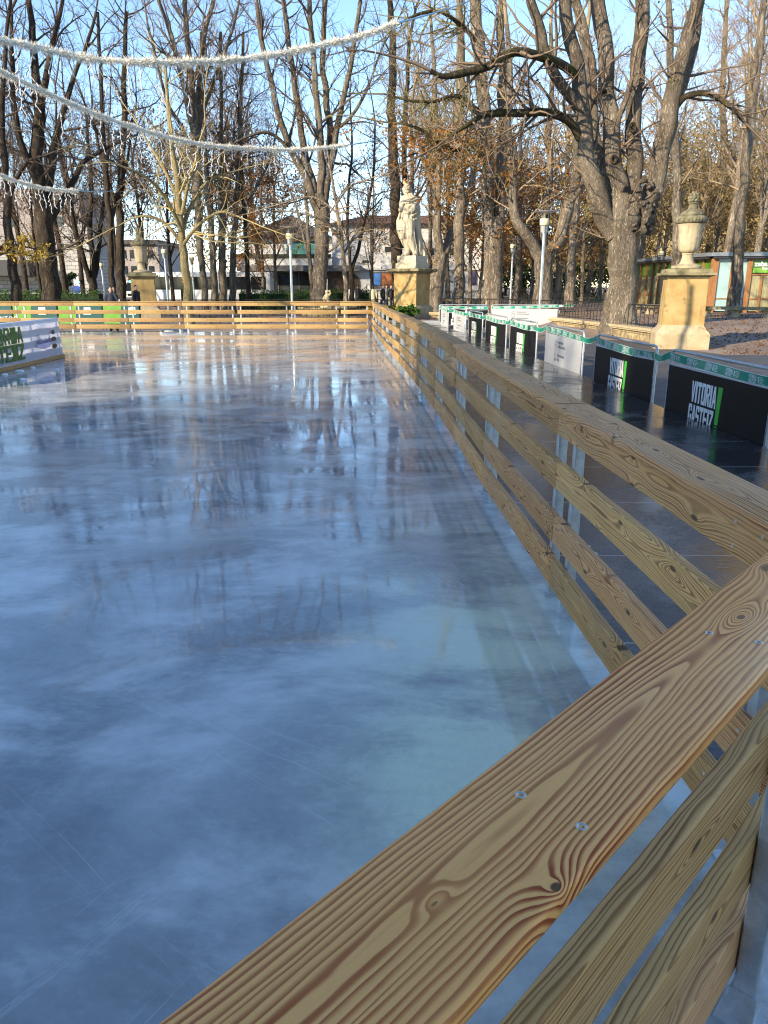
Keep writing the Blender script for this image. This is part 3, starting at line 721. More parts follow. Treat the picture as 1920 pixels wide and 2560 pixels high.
chain(fig, [(390, 470, -30, 40), (380, 560, -70, 38), (320, 600, -95, 30), (285, 605, -100, 24)])
for a, b, c, d, r0 in ((230, 440, 420, 360, 18), (225, 470, 430, 400, 16), (250, 520, 425, 460, 14), (300, 640, 430, 520, 17), (330, 660, 440, 600, 15), (350, 690, 445, 690, 15)):
    chain(fig, [(a, b, -70, r0), ((a + c) / 2, (b + d) / 2 + 18, -88, r0 * 1.15), (c, d, -40, r0)], 8)
for a, b, c, d in ((330, 660, 420, 1150), (300, 650, 400, 950), (240, 600, 215, 800), (215, 580, 170, 760), (270, 700, 260, 960), (360, 700, 440, 1150)):
    chain(fig, [(a, b, -80, 12), ((a + c) / 2, (b + d) / 2 - 10, -92, 15), (c, d, -48, 11)], 8)
chain(fig, [(310, 350, 0, 44), (305, 310, -5, 42)])
fig.ball(S(300, 238, -5), (52 * ks, 62 * ks, 80 * kz), 18, 12)
chain(fig, [(296, 238, -58, 10), (295, 262, -70, 13)], 8); chain(fig, [(278, 295, -50, 13), (296, 300, -56, 15), (314, 295, -50, 13)], 8)
for sx in (-1, 1): chain(fig, [(296 + sx * 14, 222, -55, 10), (296 + sx * 36, 222, -44, 10)], 8)
chain(fig, [(260, 250, 15, 30), (262, 300, 20, 24)]); chain(fig, [(345, 250, 20, 32), (350, 310, 22, 26)])
me = remesh(fig, .022, 1)
co_ = np.zeros(len(me.vertices) * 3, dtype=np.float32); no_ = np.zeros_like(co_)
me.vertices.foreach_get('co', co_); me.vertices.foreach_get('normal', no_)
co_ = co_.reshape(-1, 3); no_ = no_.reshape(-1, 3)
am_ = np.array([mnoise.noise(Vector((float(c[0]) * 8, float(c[1]) * 8, float(c[2]) * 1.5))) for c in co_], dtype=np.float32) * .035
me.vertices.foreach_set('co', (co_ + no_ * am_[:, None]).ravel()); me.update()
link('body', me, M['limestone'], stt, smooth=True)
cr = MB(); cc = S(297, 180, 0)
cr.lathe([(.050 * 0 + 50 * ks, -.02), (56 * ks, 18 * ks), (60 * ks, 30 * ks), (40 * ks, 30 * ks)], 20, cc)
for k in range(8):
    a = 2 * math.pi * k / 8; cr.ball(cc + Vector((54 * ks * math.cos(a), 54 * ks * math.sin(a), 36 * ks)), 13 * ks, 8, 5)
cr.ball(cc + Vector((0, 0, 8 * ks)), (44 * ks, 44 * ks, 38 * ks), 10, 6)
cr.build('crown', M['urn_stone'], stt, smooth=50)

# ------------------------------------------------------------------ kerb wall, iron fences, benches
t_ = NT('block_wall')
br = t_.n('ShaderNodeTexBrick'); br.inputs['Scale'].default_value = 1.0; br.inputs['Brick Width'].default_value = .55; br.inputs['Row Height'].default_value = .22; br.inputs['Mortar Size'].default_value = .012
br.inputs['Color1'].default_value = (.42, .34, .19, 1); br.inputs['Color2'].default_value = (.30, .24, .14, 1); br.inputs['Mortar'].default_value = (.12, .10, .07, 1)
cmb = t_.n('ShaderNodeCombineXYZ'); sp_ = t_.n('ShaderNodeSeparateXYZ'); t_.put(sp_.inputs[0], t_.tc.outputs['Object']); t_.put(cmb.inputs[0], t_.math('ADD', sp_.outputs[0], sp_.outputs[1])); t_.put(cmb.inputs[1], sp_.outputs[2]); t_.put(br.inputs['Vector'], cmb.outputs[0])
no = t_.noise(t_.mapping(), 5, 5, .65)
M['block_wall'] = t_.out(t_.mix(t_.sm(no, .4, .7), br.outputs['Color'], (.13, .10, .06)), .9, t_.bump(no, .4, .02), .2)
def strip(mb, pts, x_in, x_out, z0, z1):
    """wall ribbon following pts; offsets to the left/right of the run"""
    P = [Vector((*p, 0)) for p in pts]; a = []; b = []
    for i, p in enumerate(P):
        d = (P[min(i+1, len(P)-1)] - P[max(i-1, 0)]).normalized(); nr = Vector((d.y, -d.x, 0)); a.append(p + nr * x_in); b.append(p + nr * x_out)
    vs = []
    for p, q in zip(a, b): vs += [p + Vector((0, 0, z0)), q + Vector((0, 0, z0)), q + Vector((0, 0, z1)), p + Vector((0, 0, z1))]
    fs = [(0, 1, 2, 3)]; n = len(P)
    for i in range(n-1):
        for k in range(4): fs.append((i*4+k, i*4+4+k, i*4+4+(k+1) % 4, i*4+(k+1) % 4))
    fs.append((4*n-1, 4*n-2, 4*n-3, 4*n-4)); mb.add(vs, fs)
wl = thing('kerb_wall', 'low stone kerb wall running from the urn pedestal towards the statue under the iron fence', 'wall', (0, 0, 0))
wpts = [(x - .02, y) for x, y in WALL]; wpts[0] = (9.38, 25.45)
m1 = MB(); strip(m1, wpts, -.16, .22, -.35, .10); m1.build('wall_face', M['block_wall'], wl, fixn=True)
m1 = MB(); strip(m1, wpts, -.26, .26, .10, .155); strip(m1, wpts, -.30, .28, .155, .24); m1.build('coping', M['sandstone_pale'], wl, fixn=True)
M['iron'] = plain('black_wrought_iron', (.018, .016, .015), .5, .3)
def iron_fence(a, b, za, h, label, scroll=(False, False), step=.33, group='low black iron fences'):
    a = Vector((*a, 0)); b = Vector((*b, 0)); L = (b-a).length; n = max(2, round(L / step)); s = L / n; ang = math.atan2(b.y-a.y, b.x-a.x)
    r = thing('iron_fence', label, 'fence', (a.x, a.y, za), ang, group)
    mb = MB(); mb.tube([(0, 0, h), (L, 0, h)], .019, 6); mb.tube([(0, 0, .07), (L, 0, .07)], .012, 6); mb.build('rail', M['iron'], r)
    mb = MB()
    for i in range(n + 1): mb.tube([(i*s, 0, 0), (i*s, 0, h)], .020 if i in (0, n) else .014, 5)
    for i in range(n - 1):                                   # interlaced arches spanning two bays
        x0 = i*s; P = [(x0, 0, h - s * 1.05)]
        for k in range(0, 9):
            th = math.pi * (1 - k / 8); P.append((x0 + s + s * math.cos(th), 0, h - s * 1.02 + s * math.sin(th)))
        mb.tube(P, .0125, 4, caps=False)
    mb.build('arched_bars', M['iron'], r)
    for e, x, sg in ((scroll[0], 0, -1), (scroll[1], L, 1)):
        if e:
            m2 = MB(); P = [(x, 0, h)]
            P += [(x + sg * .16, 0, h * .80), (x + sg * .30, 0, h * .50), (x + sg * .36, 0, .12)]
            for k in range(14): th = R(-20 - 40 * k); rr = .13 - .007 * k; P.append((x + sg * (.27 + rr * math.cos(th)), 0, .15 + rr * math.sin(th)))
            m2.tube(P, .012, 5); m2.build('scroll', M['iron'], r)
    return r
def on_wall(q):     # point along the wall by y
    return (wall_x(q) + .05, q)
iron_fence(on_wall(26.1), on_wall(29.2), .24, .74, 'low black iron fence on the kerb between the urn pedestal and the big tree', (False, True))
iron_fence(on_wall(31.4), on_wall(35.5), .24, .74, 'low black iron fence on the kerb left of the big tree', (True, False))
iron_fence(on_wall(35.6), on_wall(39.6), .24, .74, 'low black iron fence behind the back row of barriers')
iron_fence(on_wall(39.7), (2.95, 43.0), .24, .74, 'low black iron fence beside the statue pedestal')
iron_fence((1.1, 45.2), (-13.0, 45.6), -.10, .95, 'long low black iron fence behind the far rink fence')
iron_fence((-14.0, 45.6), (-24, 44.0), -.10, .95, 'low black iron fence behind the green banners at the far left')
iron_fence((4.5, 62), (16.5, 64), gz(8, 62), 1.0, 'distant black railing before the white facade', step=.22)
def bench(pts, z, label):
    r = thing('stone_bench', label, 'bench', (pts[0][0], pts[0][1], z), 0, 'long curved stone benches')
    base = Vector((pts[0][0], pts[0][1])); loc = [tuple(Vector(p) - base) for p in pts]
    mb = MB(); strip(mb, loc, -.34, .34, .36, .50); mb.build('slab', M['lichen_stone'], r, fixn=True)
    P = [Vector(p) for p in loc]; L = sum((b-a).length for a, b in zip(P, P[1:])); n = int(L / 1.25)
    for i in range(n):
        s = (i + .5) * L / n
        for a, b in zip(P, P[1:]):
            l = (b-a).length
            if s <= l: break
            s -= l
        c = a.lerp(b, min(1, s / l)); an = math.atan2((b-a).y, (b-a).x)
        m = MB(); m.sqlathe([(.17, -.1), (.17, .12), (.12, .20), (.15, .30), (.24, .36)]); m.build('support', M['sandstone_pale'], r, (c.x, c.y, 0), (0, 0, an))
for pts, l in (([(15.6, 39.6), (17.2, 38.2), (19, 37.0), (21.5, 35.8), (25, 34.5), (29, 33.6)], 'curved stone bench in front of the kiosk at the right'),
               ([(14.9, 52.5), (13.6, 46.5), (14.6, 42.0)], 'curved stone bench between the big tree and the kiosk'),
               ([(10.0, 66), (14, 66.6), (18, 68.0)], 'stone bench behind the lamp right of the trunks'), ([(3.8, 59), (6.5, 60.2), (9.0, 62)], 'sunlit stone bench beyond the white barrier')):
    bench(pts, gz(*pts[len(pts)//2]), l)

# ------------------------------------------------------------------ street lamps
M['lamp_cream'] = plain('cream_lamp_band', (.62, .58, .38), .4)
M['lamp_glass'] = plain('grey_lamp_glass', (.30, .31, .30), .2)
def lamp(u, vtop, D, label, h=None):
    p = at_y(u, vtop, D); z = gz(p.x, p.y); ht = p.z - z
    r = thing('street_lamp', label, 'street lamp', (p.x, p.y, z), 0, 'park street lamps')
    MB().lathe([(.12, -.05), (.12, .10), (.075, .14), (.072, 1.0), (.060, ht - 1.0), (.055, ht - .95)], 14).build('pole', M['steel'], r, smooth=40)
    MB().lathe([(.10, ht - .97), (.10, ht - .93), (.13, ht - .92)], 14).build('collar', M['galv'], r, smooth=40)
    MB().lathe([(.14, ht - .92), (.15, ht - .55)], 18).build('lamp_glass', M['lamp_glass'], r, smooth=40)
    MB().lathe([(.20, ht - .62), (.215, ht - .60), (.215, ht - .36), (.20, ht - .34)], 20).build('lamp_band', M['lamp_cream'], r, smooth=40)
    mb = MB()
    for k in range(3):
        a = R(120 * k + 20); mb.tube([(.19 * math.cos(a), .19 * math.sin(a), ht - .92), (.19 * math.cos(a), .19 * math.sin(a), ht - .06)], .012, 5)
    mb.build('bracket', M['galv'], r)
    MB().lathe([(.10, ht - .075), (.50, ht - .06), (.53, ht - .04), (.50, ht - .025), (.10, ht)], 28).build('reflector_disc', M['galv'], r, smooth=40)
for u, v, D, l in ((724, 566, 42.5, 'park lamp right behind the middle of the far rink fence'), (1363, 527, 37.0, 'tall park lamp in front of the forked trunk, right of the statue'), (1283, 597, 56, 'darker park lamp just left of the tall lamp'),
                   (409, 610, 56, 'park lamp right of the left stone urn'), (478, 632, 68, 'smaller park lamp between the pale yellow tree and the left urn'), (252, 648, 74, 'shaded park lamp beside the man on the phone'), (1655, 617, 62, 'park lamp in front of the kiosk windows'), (102, 640, 66, 'park lamp behind the yellow leaves at the far left')):
    lamp(u, v, D, l)
# ------------------------------------------------------------------ white banner on the rink divider at the left
M['banner_white'] = plain('white_banner_vinyl', (.70, .71, .78), .42, var=.04)
M['banner_green'] = plain('green_banner_print', (.025, .13, .018), .45, var=.35, scale=9)
M['banner_green_light'] = plain('light_green_print', (.16, .36, .04), .45, var=.2, scale=6)
M['banner_dark'] = plain('dark_print', (.02, .025, .02), .5)
M['banner_blue'] = plain('blue_skyline_print', (.09, .11, .26), .5)
M['banner_pink'] = plain('pale_pink_print', (.55, .46, .60), .5)
M['black_paint'] = plain('black_board_top', (.012, .012, .014), .5)
IA = Vector((-7.46, 12.0, 0)); IB = Vector((-7.62, 18.35, 0)); idir = (IB - IA).normalized(); inr = Vector((idir.y, -idir.x, 0)); iL = (IB - IA).length
isl = thing('rink_divider', 'white bannered timber divider with black top standing on the ice at the left', 'divider', IA, math.atan2(idir.y, idir.x))
for z0, z1 in ((.10, .27), (.36, .50), (.60, .74)):          # boards behind the banner; the sun comes through the gaps
    m = MB(); m.rbox((iL/2, .05, (z0+z1)/2), (iL, .03, z1-z0), .004); m.build('slat', M['wood'], isl)
for k in range(5):
    m = MB(); m.box((.3 + k * (iL - .5) / 4, .09, .43), (.05, .05, .86)); m.build('post', M['galv'], isl)
m = MB(); m.rbox((iL/2, .02, .045), (iL + .1, .10, .085), .01); m.build('base_board', M['wood_far'], isl)
m = MB(); m.rbox((iL/2, .075, .905), (iL, .12, .03), .006); m.build('top_rail', M['banner_white'], isl)
b_ = NT('white_banner_cloth'); tr_ = b_.n('ShaderNodeBsdfTranslucent'); tr_.inputs[0].default_value = (.72, .73, .80, 1)
b_.out((.66, .67, .76), .45); ms_ = b_.n('ShaderNodeMixShader'); ms_.inputs[0].default_value = .38
b_.t.links.new(b_.b.outputs[0], ms_.inputs[1]); b_.t.links.new(tr_.outputs[0], ms_.inputs[2]); b_.t.links.new(ms_.outputs[0], b_.t.nodes['Material Output'].inputs[0]); M['banner_cloth'] = b_.m
m = MB(); NX, NZ = 60, 10
def ban(i, j):
    x = iL * i / NX; z = .085 + .825 * j / NZ
    return (x, .012 - .012 * math.sin(x * 5.1) * math.sin(z * 6) - .006 * math.sin(x * 13 + z * 9), z)
m.add([ban(i, j) for j in range(NZ+1) for i in range(NX+1)], [(j*(NX+1)+i, j*(NX+1)+i+1, (j+1)*(NX+1)+i+1, (j+1)*(NX+1)+i) for j in range(NZ) for i in range(NX)])
bn = m.build('banner', M['banner_cloth'], isl, smooth=True)
fnb = lambda x, y, d: Vector((x, -.016 - d, y))
gx = iL - 2.05
m = MB()
for i, wd in enumerate(('VICTORIAG', 'GASTEIZAZ')):          # two stacked rows of tall green letters, cut by the frame
    for k in range(9):
        x0 = gx - .30 * (k + 1); block_word(m, 'AIROTIVAIROTIV'[k] if i == 0 else 'ZIETSAGZIETSAG'[k], x0, .50 - .34 * i, .27, .33, fnb, .002)
m.build('lettering', M['banner_green'], bn, fixn=True)
m = MB()
sx = iL - 1.45
m.prism([(sx, .40), (sx + .85, .42), (sx + .85, .36), (sx + .70, .31), (sx + .45, .285), (sx + .22, .30), (sx + .04, .35)], fnb, .0015); m.build('skyline_base', M['banner_pink'], bn, fixn=True)
m = MB(); rg = random.Random(8)
for k in range(13):
    x0 = sx + .04 + .062 * k; hh = rg.choice((.06, .10, .16, .20, .08)); m.prism([(x0, .41), (x0 + .036, .41), (x0 + .030, .41 + hh), (x0 + .018, .43 + hh), (x0 + .006, .41 + hh)], fnb, .0025)
m.build('skyline', M['banner_blue'], bn, fixn=True)
m = MB()
for zc, wv in ((.62, .10), (.47, .17), (.31, .20)):
    x0 = iL - .46; pts = []
    for k in range(14): a = 2 * math.pi * k / 14; rr = (1 if k % 2 else .72); pts.append((x0 + wv * rr * math.cos(a), zc + .058 * rr * math.sin(a)))
    m.prism(pts, fnb, .002)
m.build('emblem', M['banner_dark'], bn, fixn=True)
m = MB()     # black covered area behind the divider
m.box((-3.0, 0, 0), (6.0, 6.1, .05)); o = m.build('black_cover', M['black_paint'], None, (-9.6, 15.2, .93)); tag(o, 'black covered table top behind the white bannered divider', 'cover')
for dx, dy in ((-1, -2.8), (-1, 2.8), (-5.5, -2.8), (-5.5, 2.8)):
    m = MB(); m.box((0, 0, 0), (.06, .06, .92)); m.build('leg', M['galv'], o, (dx, dy, -.48))
# ------------------------------------------------------------------ green banners hung behind the far fence
M['banner_teal'] = plain('dark_teal_banner', (.008, .085, .085), .5, var=.1)
M['banner_lime'] = plain('lime_banner_end', (.13, .34, .04), .5, var=.15)
def ev_banner(u0, u1, label):
    a = at_y(u0, 775, 30.4); b = at_y(u1, 775, 30.4); L = b.x - a.x
    r = thing('event_banner', label, 'banner', (a.x, 30.4, .22), 0, 'green event banners behind the far rink fence')
    m = MB(); m.box((L/2, 0, .36), (L, .02, .72)); c = m.build('cloth', M['banner_teal'], r)
    f_ = lambda x, y, d: Vector((x, -.012 - d, y))
    m = MB(); m.prism([(0, 0), (.62, 0), (.72, .72), (0, .72)], f_, .003); m.build('lime_end', M['banner_lime'], c, fixn=True)
    m = MB(); m.prism([(.95, .34), (1.25, .34), (1.25, .62), (1.0, .62)], f_, .003)
    if L > 1.9:
        me = text_mesh('EVENTOS', .17, 1.15, .004, .002, 'LEFT', 1.35); mesh_into(m, me, Matrix(((1, 0, 0, 1.40), (0, 0, -1, -.016), (0, 1, 0, .20), (0, 0, 0, 1))))
        me = text_mesh('producciones', .12, 1.0, .001, .002, 'LEFT', 1.1); mesh_into(m, me, Matrix(((1, 0, 0, 1.40), (0, 0, -1, -.016), (0, 1, 0, .50), (0, 0, 0, 1))))
    m.build('lettering', M['tape_white'], c, fixn=False)
    for x in (.03, L - .03):
        m = MB(); m.tube([(x, .05, -.3), (x, .05, .80)], .02, 6); m.build('pole', M['galv'], r)
for a, b, l in ((-120, 28, 'leftmost green event banner, cut by the left edge'), (33, 141, 'green event banner second from the left edge'), (146, 254, 'green event banner reading EVENTOS between the others'), (258, 347, 'rightmost green event banner, ending beside the left urn pedestal')):
    ev_banner(a, b, l)

# ------------------------------------------------------------------ kiosk at the right
M['timber'] = speckled('varnished_timber', (.24, .105, .040), (.33, .16, .065), 5, .45, .1, .004, (.16, .05, .02), stretch=(3, 3, .4))
M['pane_blue'] = plain('pale_blue_frosted_pane', (.27, .40, .41), .22, var=.14, scale=1.2)
M['pane_olive'] = speckled('curtained_pane', (.20, .185, .095), (.33, .30, .175), 1.8, .16, .05, .003, (.06, .065, .035), stretch=(2.2, 2.2, .35))
M['pane_green'] = plain('green_window_band', (.055, .15, .012), .3, var=.25, scale=2)
M['roof_zinc'] = plain('zinc_roof_edge', (.22, .24, .26), .35, .4)
M['roof_dark'] = plain('dark_gutter', (.03, .03, .035), .4)
ka = at_y(1588, 700, 57.0); kb = at_y(1778, 700, 45.2); kc = at_y(2120, 700, 44.0)
kz = gz(kb.x, kb.y)
KH = at_y(1790, 630, 45.0).z - kz
kio = thing('kiosk', 'glazed timber-framed kiosk pavilion with green sign at the right edge', 'kiosk', (kb.x, kb.y, kz), 0)
def wing(p, q, spec, rev=False):
    p = Vector((p.x, p.y, 0)) - Vector((kb.x, kb.y, 0)); q = Vector((q.x, q.y, 0)) - Vector((kb.x, kb.y, 0)); d = (q - p); L = d.length; d.normalize(); ang = math.atan2(d.y, d.x)
    rot = Matrix.Rotation(ang, 3, 'Z'); tr = lambda x, y, z: rot @ Vector((x, y, 0)) + p + Vector((0, 0, z))
    return L, rot, tr
top = KH - .32
for (p, q, kind) in ((ka, kb, 'left'), (kb, kc, 'right')):
    L, rot, tr = wing(p, q, kind)
    rf = MB(); rf.box(tr(L/2, 1.3, KH - .13), (L + .5, 3.6, .20), rot); rf.build('roof', M['roof_zinc'], kio)
    gt = MB(); gt.box(tr(L/2, -.35, KH - .30), (L + .2, .14, .10), rot); gt.build('gutter', M['roof_dark'], kio)
    bw = MB(); bw.box(tr(L/2, 2.9, KH/2 - .1), (L, .15, KH - .4), rot); bw.build('back_wall', M['pane_olive'], kio)
    if kind == 'left':
        n = 11
        for i in range(n):
            m = MB(); m.box(tr((i + .5) * L / n, .02, .42), (L/n - .12, .03, .84), rot); m.build('window_pane', M['pane_olive'], kio)
            m = MB(); m.box(tr((i + .5) * L / n, .02, .90 + (top - 1.85)/2), (L/n - .12, .03, top - 1.80), rot); m.build('window_pane', M['pane_olive'], kio)
            m = MB(); m.box(tr((i + .5) * L / n, .02, top - .45), (L/n - .12, .03, .86), rot); m.build('window_pane', M['pane_green'], kio)
        for i in range(n + 1):
            m = MB(); m.box(tr(i * L / n, -.03, top/2), (.12, .14, top), rot); m.build('timber_post', M['timber'], kio)
        for z in (.06, .88, top - .02):
            m = MB(); m.box(tr(L/2, -.01, z), (L, .10, .08), rot); m.build('timber_rail', M['timber'], kio)
    else:
        # posts at x; panes between
        xs_ = [0, .30, 1.05, 1.20, 2.05, 2.25, 4.05, 4.25, 5.9, 6.1, 8.0]
        def pane(x0, x1, z0, z1, mat):
            m = MB(); m.box(tr((x0+x1)/2, .02, (z0+z1)/2), (x1-x0, .03, z1-z0), rot); return m.build('window_pane', M[mat], kio)
        sc = L / 8.0
        pane(.30*sc, 1.10*sc, .08, .74, 'pane_blue'); pane(.30*sc, 1.10*sc, .80, top, 'pane_blue'); pane(1.22*sc, 2.05*sc, .08, .74, 'pane_blue'); pane(1.22*sc, 2.05*sc, .80, top, 'pane_blue')
        for x, wv in ((.12, .36), (1.16, .16), (2.18, .26), (3.75, .22), (5.4, .22), (7.2, .22)):
            m = MB(); m.box(tr(x*sc, -.03, top/2), (wv, .16, top), rot); m.build('timber_post', M['timber'], kio)
        for x0, x1 in ((2.31, 3.64), (3.86, 5.29), (5.51, 7.09)):
            pane(x0*sc, x1*sc, .08, .72, 'pane_olive'); pane(x0*sc, x1*sc, .80, top - .95, 'pane_olive'); pane(x0*sc, x1*sc, top - .82, top, 'pane_green' if x0 < 3 else 'pane_olive')
            m = MB(); m.box(tr((x0+x1)/2*sc, -.02, (top-.9)/2), (.12, .10, top - .95), rot); m.build('timber_post', M['timber'], kio)
            for z in (.76, top - .89, top - .04):
                m = MB(); m.box(tr((x0+x1)/2*sc, -.01, z), ((x1-x0)*sc, .09, .08), rot); m.build('timber_rail', M['timber'], kio)
        m = MB(); m.box(tr(1.16*sc, -.01, .77), (1.8*sc, .08, .06), rot); m.build('timber_rail', M['timber'], kio)
        m = MB(); m.tube([tr(1.30*sc, -.02, 1.45), tr(1.30*sc, -.14, 1.45), tr(1.30*sc, -.14, 1.05), tr(1.30*sc, -.02, 1.05)], .022, 6); m.build('door_handle', M['black_paint'], kio)
        sg = MB(); sg.box(tr(2.98*sc, -.02, top - .42), (1.28*sc, .04, .78), rot); sgn = sg.build('sign', M['pane_green'], kio)
        m = MB(); m.box(tr(2.85*sc, -.045, top - .66), (.9*sc, .012, .26), rot); m.build('sign_patch', M['banner_green_light'], sgn)
        m = MB()
        for tx, sz, x, z, bo in (('zabalte', .36, 3.05, top - .33, .010), ('Ronda', .20, 3.22, top - .56, .006)):
            me = text_mesh(tx, sz, 1.05, bo, .004); R4 = rot.to_4x4(); mesh_into(m, me, Matrix.Translation(tr(x*sc, -.058, z)) @ R4 @ Matrix.Rotation(R(90), 4, 'X'))
        m.build('lettering', M['tape_white'], sgn)

# ------------------------------------------------------------------ buildings behind the park
M['render_white'] = speckled('white_render', (.50, .50, .50), (.60, .60, .60), .6, .85, .15, .01, (.32, .32, .31))
M['glass_dark'] = speckled('dark_shop_glass', (.02, .024, .026), (.06, .07, .07), .5, .08, .02, .002, (.01, .01, .01), spec=.5)
M['canopy_grey'] = plain('grey_canopy', (.10, .10, .105), .5)
M['roof_tile'] = speckled('red_brown_roof', (.125, .065, .045), (.18, .095, .065), 2, .85, .3, .03, (.10, .045, .03))
M['roof_slate'] = speckled('dark_slate_roof', (.055, .055, .06), (.085, .085, .09), 2, .7, .3, .03)
M['moss_edge'] = plain('mossy_terrace_edge', (.055, .06, .03), .9, var=.4)
M['door_brown'] = plain('brown_door', (.075, .048, .028), .5, var=.3)
M['poster_blue'] = plain('blue_poster', (.06, .17, .42), .4, var=.4, scale=.8)
M['poster_orange'] = plain('orange_poster', (.30, .11, .045), .4, var=.5, scale=1.2)
M['poster_violet'] = plain('violet_poster', (.06, .045, .12), .4, var=.4, scale=1.0)
M['mural'] = speckled('green_blue_mural', (.03, .16, .10), (.05, .16, .28), .8, .6, .05, .01, (.15, .20, .03), fine=3)
M['blind'] = plain('pale_blind', (.44, .44, .42), .7, var=.2)
BD = 84.0
bo_ = at_y(905, 713, BD); BZ = .1
wb = thing('white_building', 'low white building with dark shop glass, arch, posters and brown roof behind the trees', 'building', (0, BD, BZ))
X = lambda u: at_y(u, 713, BD).x
Zv = lambda v: at_y(900, v, BD).z - BZ
def bx_(par, name, u0, u1, v0, v1, y0, y1, mat):
    m = MB(); x0, x1 = X(u0), X(u1); z0, z1 = Zv(v0), Zv(v1); m.box(((x0+x1)/2, (y0+y1)/2, (z0+z1)/2), (x1-x0, y1-y0, abs(z1-z0))); return m.build(name, M[mat], par)
bx_(wb, 'wall', 604, 832, 668, 760, 1.2, 10, 'render_white')
bx_(wb, 'wall', 604, 832, 590, 643, 3.0, 10, 'render_white')
bx_(wb, 'wall', 832, 1212, 562, 760, 0, 10, 'render_white')
bx_(wb, 'terrace', 590, 832, 643, 668, -.6, 10.2, 'render_white'); bx_(wb, 'terrace_planting', 592, 830, 636, 645, -.75, -.1, 'moss_edge')
bx_(wb, 'canopy', 600, 900, 664, 678, -1.4, 1.0, 'canopy_grey')
g_ = bx_(wb, 'shop_window', 626, 792, 680, 752, 1.10, 1.26, 'glass_dark')
for u in (640, 692, 745): bx_(g_, 'mullion', u - 1.2, u + 1.2, 680, 752, 1.04, 1.10, 'canopy_grey')
bx_(wb, 'wall_pier', 598, 616, 668, 760, .6, 1.2, 'render_white')
bx_(wb, 'mural_panel', 712, 800, 598, 634, 2.90, 2.99, 'mural')
m = MB(); pts = [(X(796), Zv(752)), (X(900), Zv(752)), (X(900), Zv(708))] + [(X(868) + (X(900)-X(868)) * math.cos(R(a)), Zv(708) + (Zv(680)-Zv(708)) * math.sin(R(a))) for a in range(10, 91, 10)] + [(X(796), Zv(680))]
m.prism(pts, lambda x, y, d: Vector((x, -.08 + d, y)), .06); m.build('door', M['door_brown'], wb, fixn=True)
w_ = bx_(wb, 'window', 925, 981, 680, 722, -.14, -.02, 'canopy_grey'); bx_(w_, 'poster', 929, 952, 683, 713, -.20, -.142, 'poster_blue'); bx_(w_, 'poster', 954, 979, 683, 714, -.20, -.142, 'poster_orange')
w_ = bx_(wb, 'window', 1060, 1079, 682, 716, -.14, -.02, 'canopy_grey'); bx_(w_, 'poster', 1062, 1077, 684, 714, -.20, -.142, 'poster_violet')
w_ = bx_(wb, 'window', 1172, 1190, 678, 712, -.14, -.02, 'canopy_grey'); bx_(w_, 'poster', 1174, 1188, 680, 711, -.20, -.142, 'poster_violet')
for u0, u1, v0, v1 in ((960, 984, 598, 632), (1055, 1086, 598, 640), (905, 925, 640, 660), (1120, 1145, 600, 640), (1198, 1210, 676, 720)):
    w_ = bx_(wb, 'window', u0, u1, v0, v1, -.10, -.02, 'blind'); bx_(w_, 'pane', u0 + 2, u1 - 2, v0 + (v1-v0)*.55, v1 - 2, -.13, -.101, 'glass_dark')
bx_(wb, 'cornice', 828, 1216, 670, 675, -.25, -.02, 'render_white'); bx_(wb, 'cornice', 828, 1216, 558, 563, -.4, .5, 'render_white'); bx_(wb, 'sill_band', 905, 1216, 722, 726, -.16, -.02, 'render_white')
m = MB(); x0, x1, z0, z1 = X(822), X(1222), Zv(560), Zv(528); m.add([(x0, -.8, z0), (x1, -.8, z0), (x1, 11, z0), (x0, 11, z0), (x0 + 4, 5, z1), (x1 - 4, 5, z1)], [(0, 1, 5, 4), (1, 2, 5), (2, 3, 4, 5), (3, 0, 4), (3, 2, 1, 0)]); m.build('roof', M['roof_tile'], wb)
m = MB(); x0, x1, z0, z1 = X(590), X(836), Zv(592), Zv(524); m.add([(x0, 2, z0), (x1, 2, z0), (x1, 12, z0), (x0, 12, z0), (x0 + 5, 7, z1), (x1 - 5, 7, z1)], [(0, 1, 5, 4), (1, 2, 5), (2, 3, 4, 5), (3, 0, 4), (3, 2, 1, 0)]); m.build('roof', M['roof_slate'], wb)
gm = MB(); rg = random.Random(4)
def scribble(x0, z0, wv, hv, n):
    P = [Vector((x0 + wv * (i / n) + rg.uniform(-.25, .25), -.035, z0 + hv * rg.random())) for i in range(n)]; gm.tube(P, .035, 4)
scribble(X(905), Zv(738), X(925) - X(905), 1.2, 9); scribble(X(1066), Zv(740), X(1080) - X(1066), 1.2, 8); scribble(X(1100), Zv(712), X(1132) - X(1100), 1.3, 12)
gm.build('graffiti', M['glass_dark'], wb)
# left stone building and pale block
M['ashlar'] = NT('ashlar_blocks').m
t_ = NT('ashlar_stone'); br = t_.n('ShaderNodeTexBrick'); br.inputs['Scale'].default_value = 1; br.inputs['Brick Width'].default_value = .9; br.inputs['Row Height'].default_value = .42; br.inputs['Mortar Size'].default_value = .03
br.inputs['Color1'].default_value = (.43, .42, .40, 1); br.inputs['Color2'].default_value = (.35, .34, .32, 1); br.inputs['Mortar'].default_value = (.16, .155, .15, 1)
cm = t_.n('ShaderNodeCombineXYZ'); sp_ = t_.n('ShaderNodeSeparateXYZ'); t_.put(sp_.inputs[0], t_.tc.outputs['Object']); t_.put(cm.inputs[0], t_.math('ADD', sp_.outputs[0], sp_.outputs[1])); t_.put(cm.inputs[1], sp_.outputs[2]); t_.put(br.inputs['Vector'], cm.outputs[0])
M['ashlar'] = t_.out(br.outputs['Color'], .9, t_.bump(br.outputs['Fac'], .4, .02), .2)
M['render_pink'] = speckled('pinkish_render', (.30, .26, .24), (.38, .34, .32), .7, .85, .1, .01)
BD = 92.0; BZ = .05
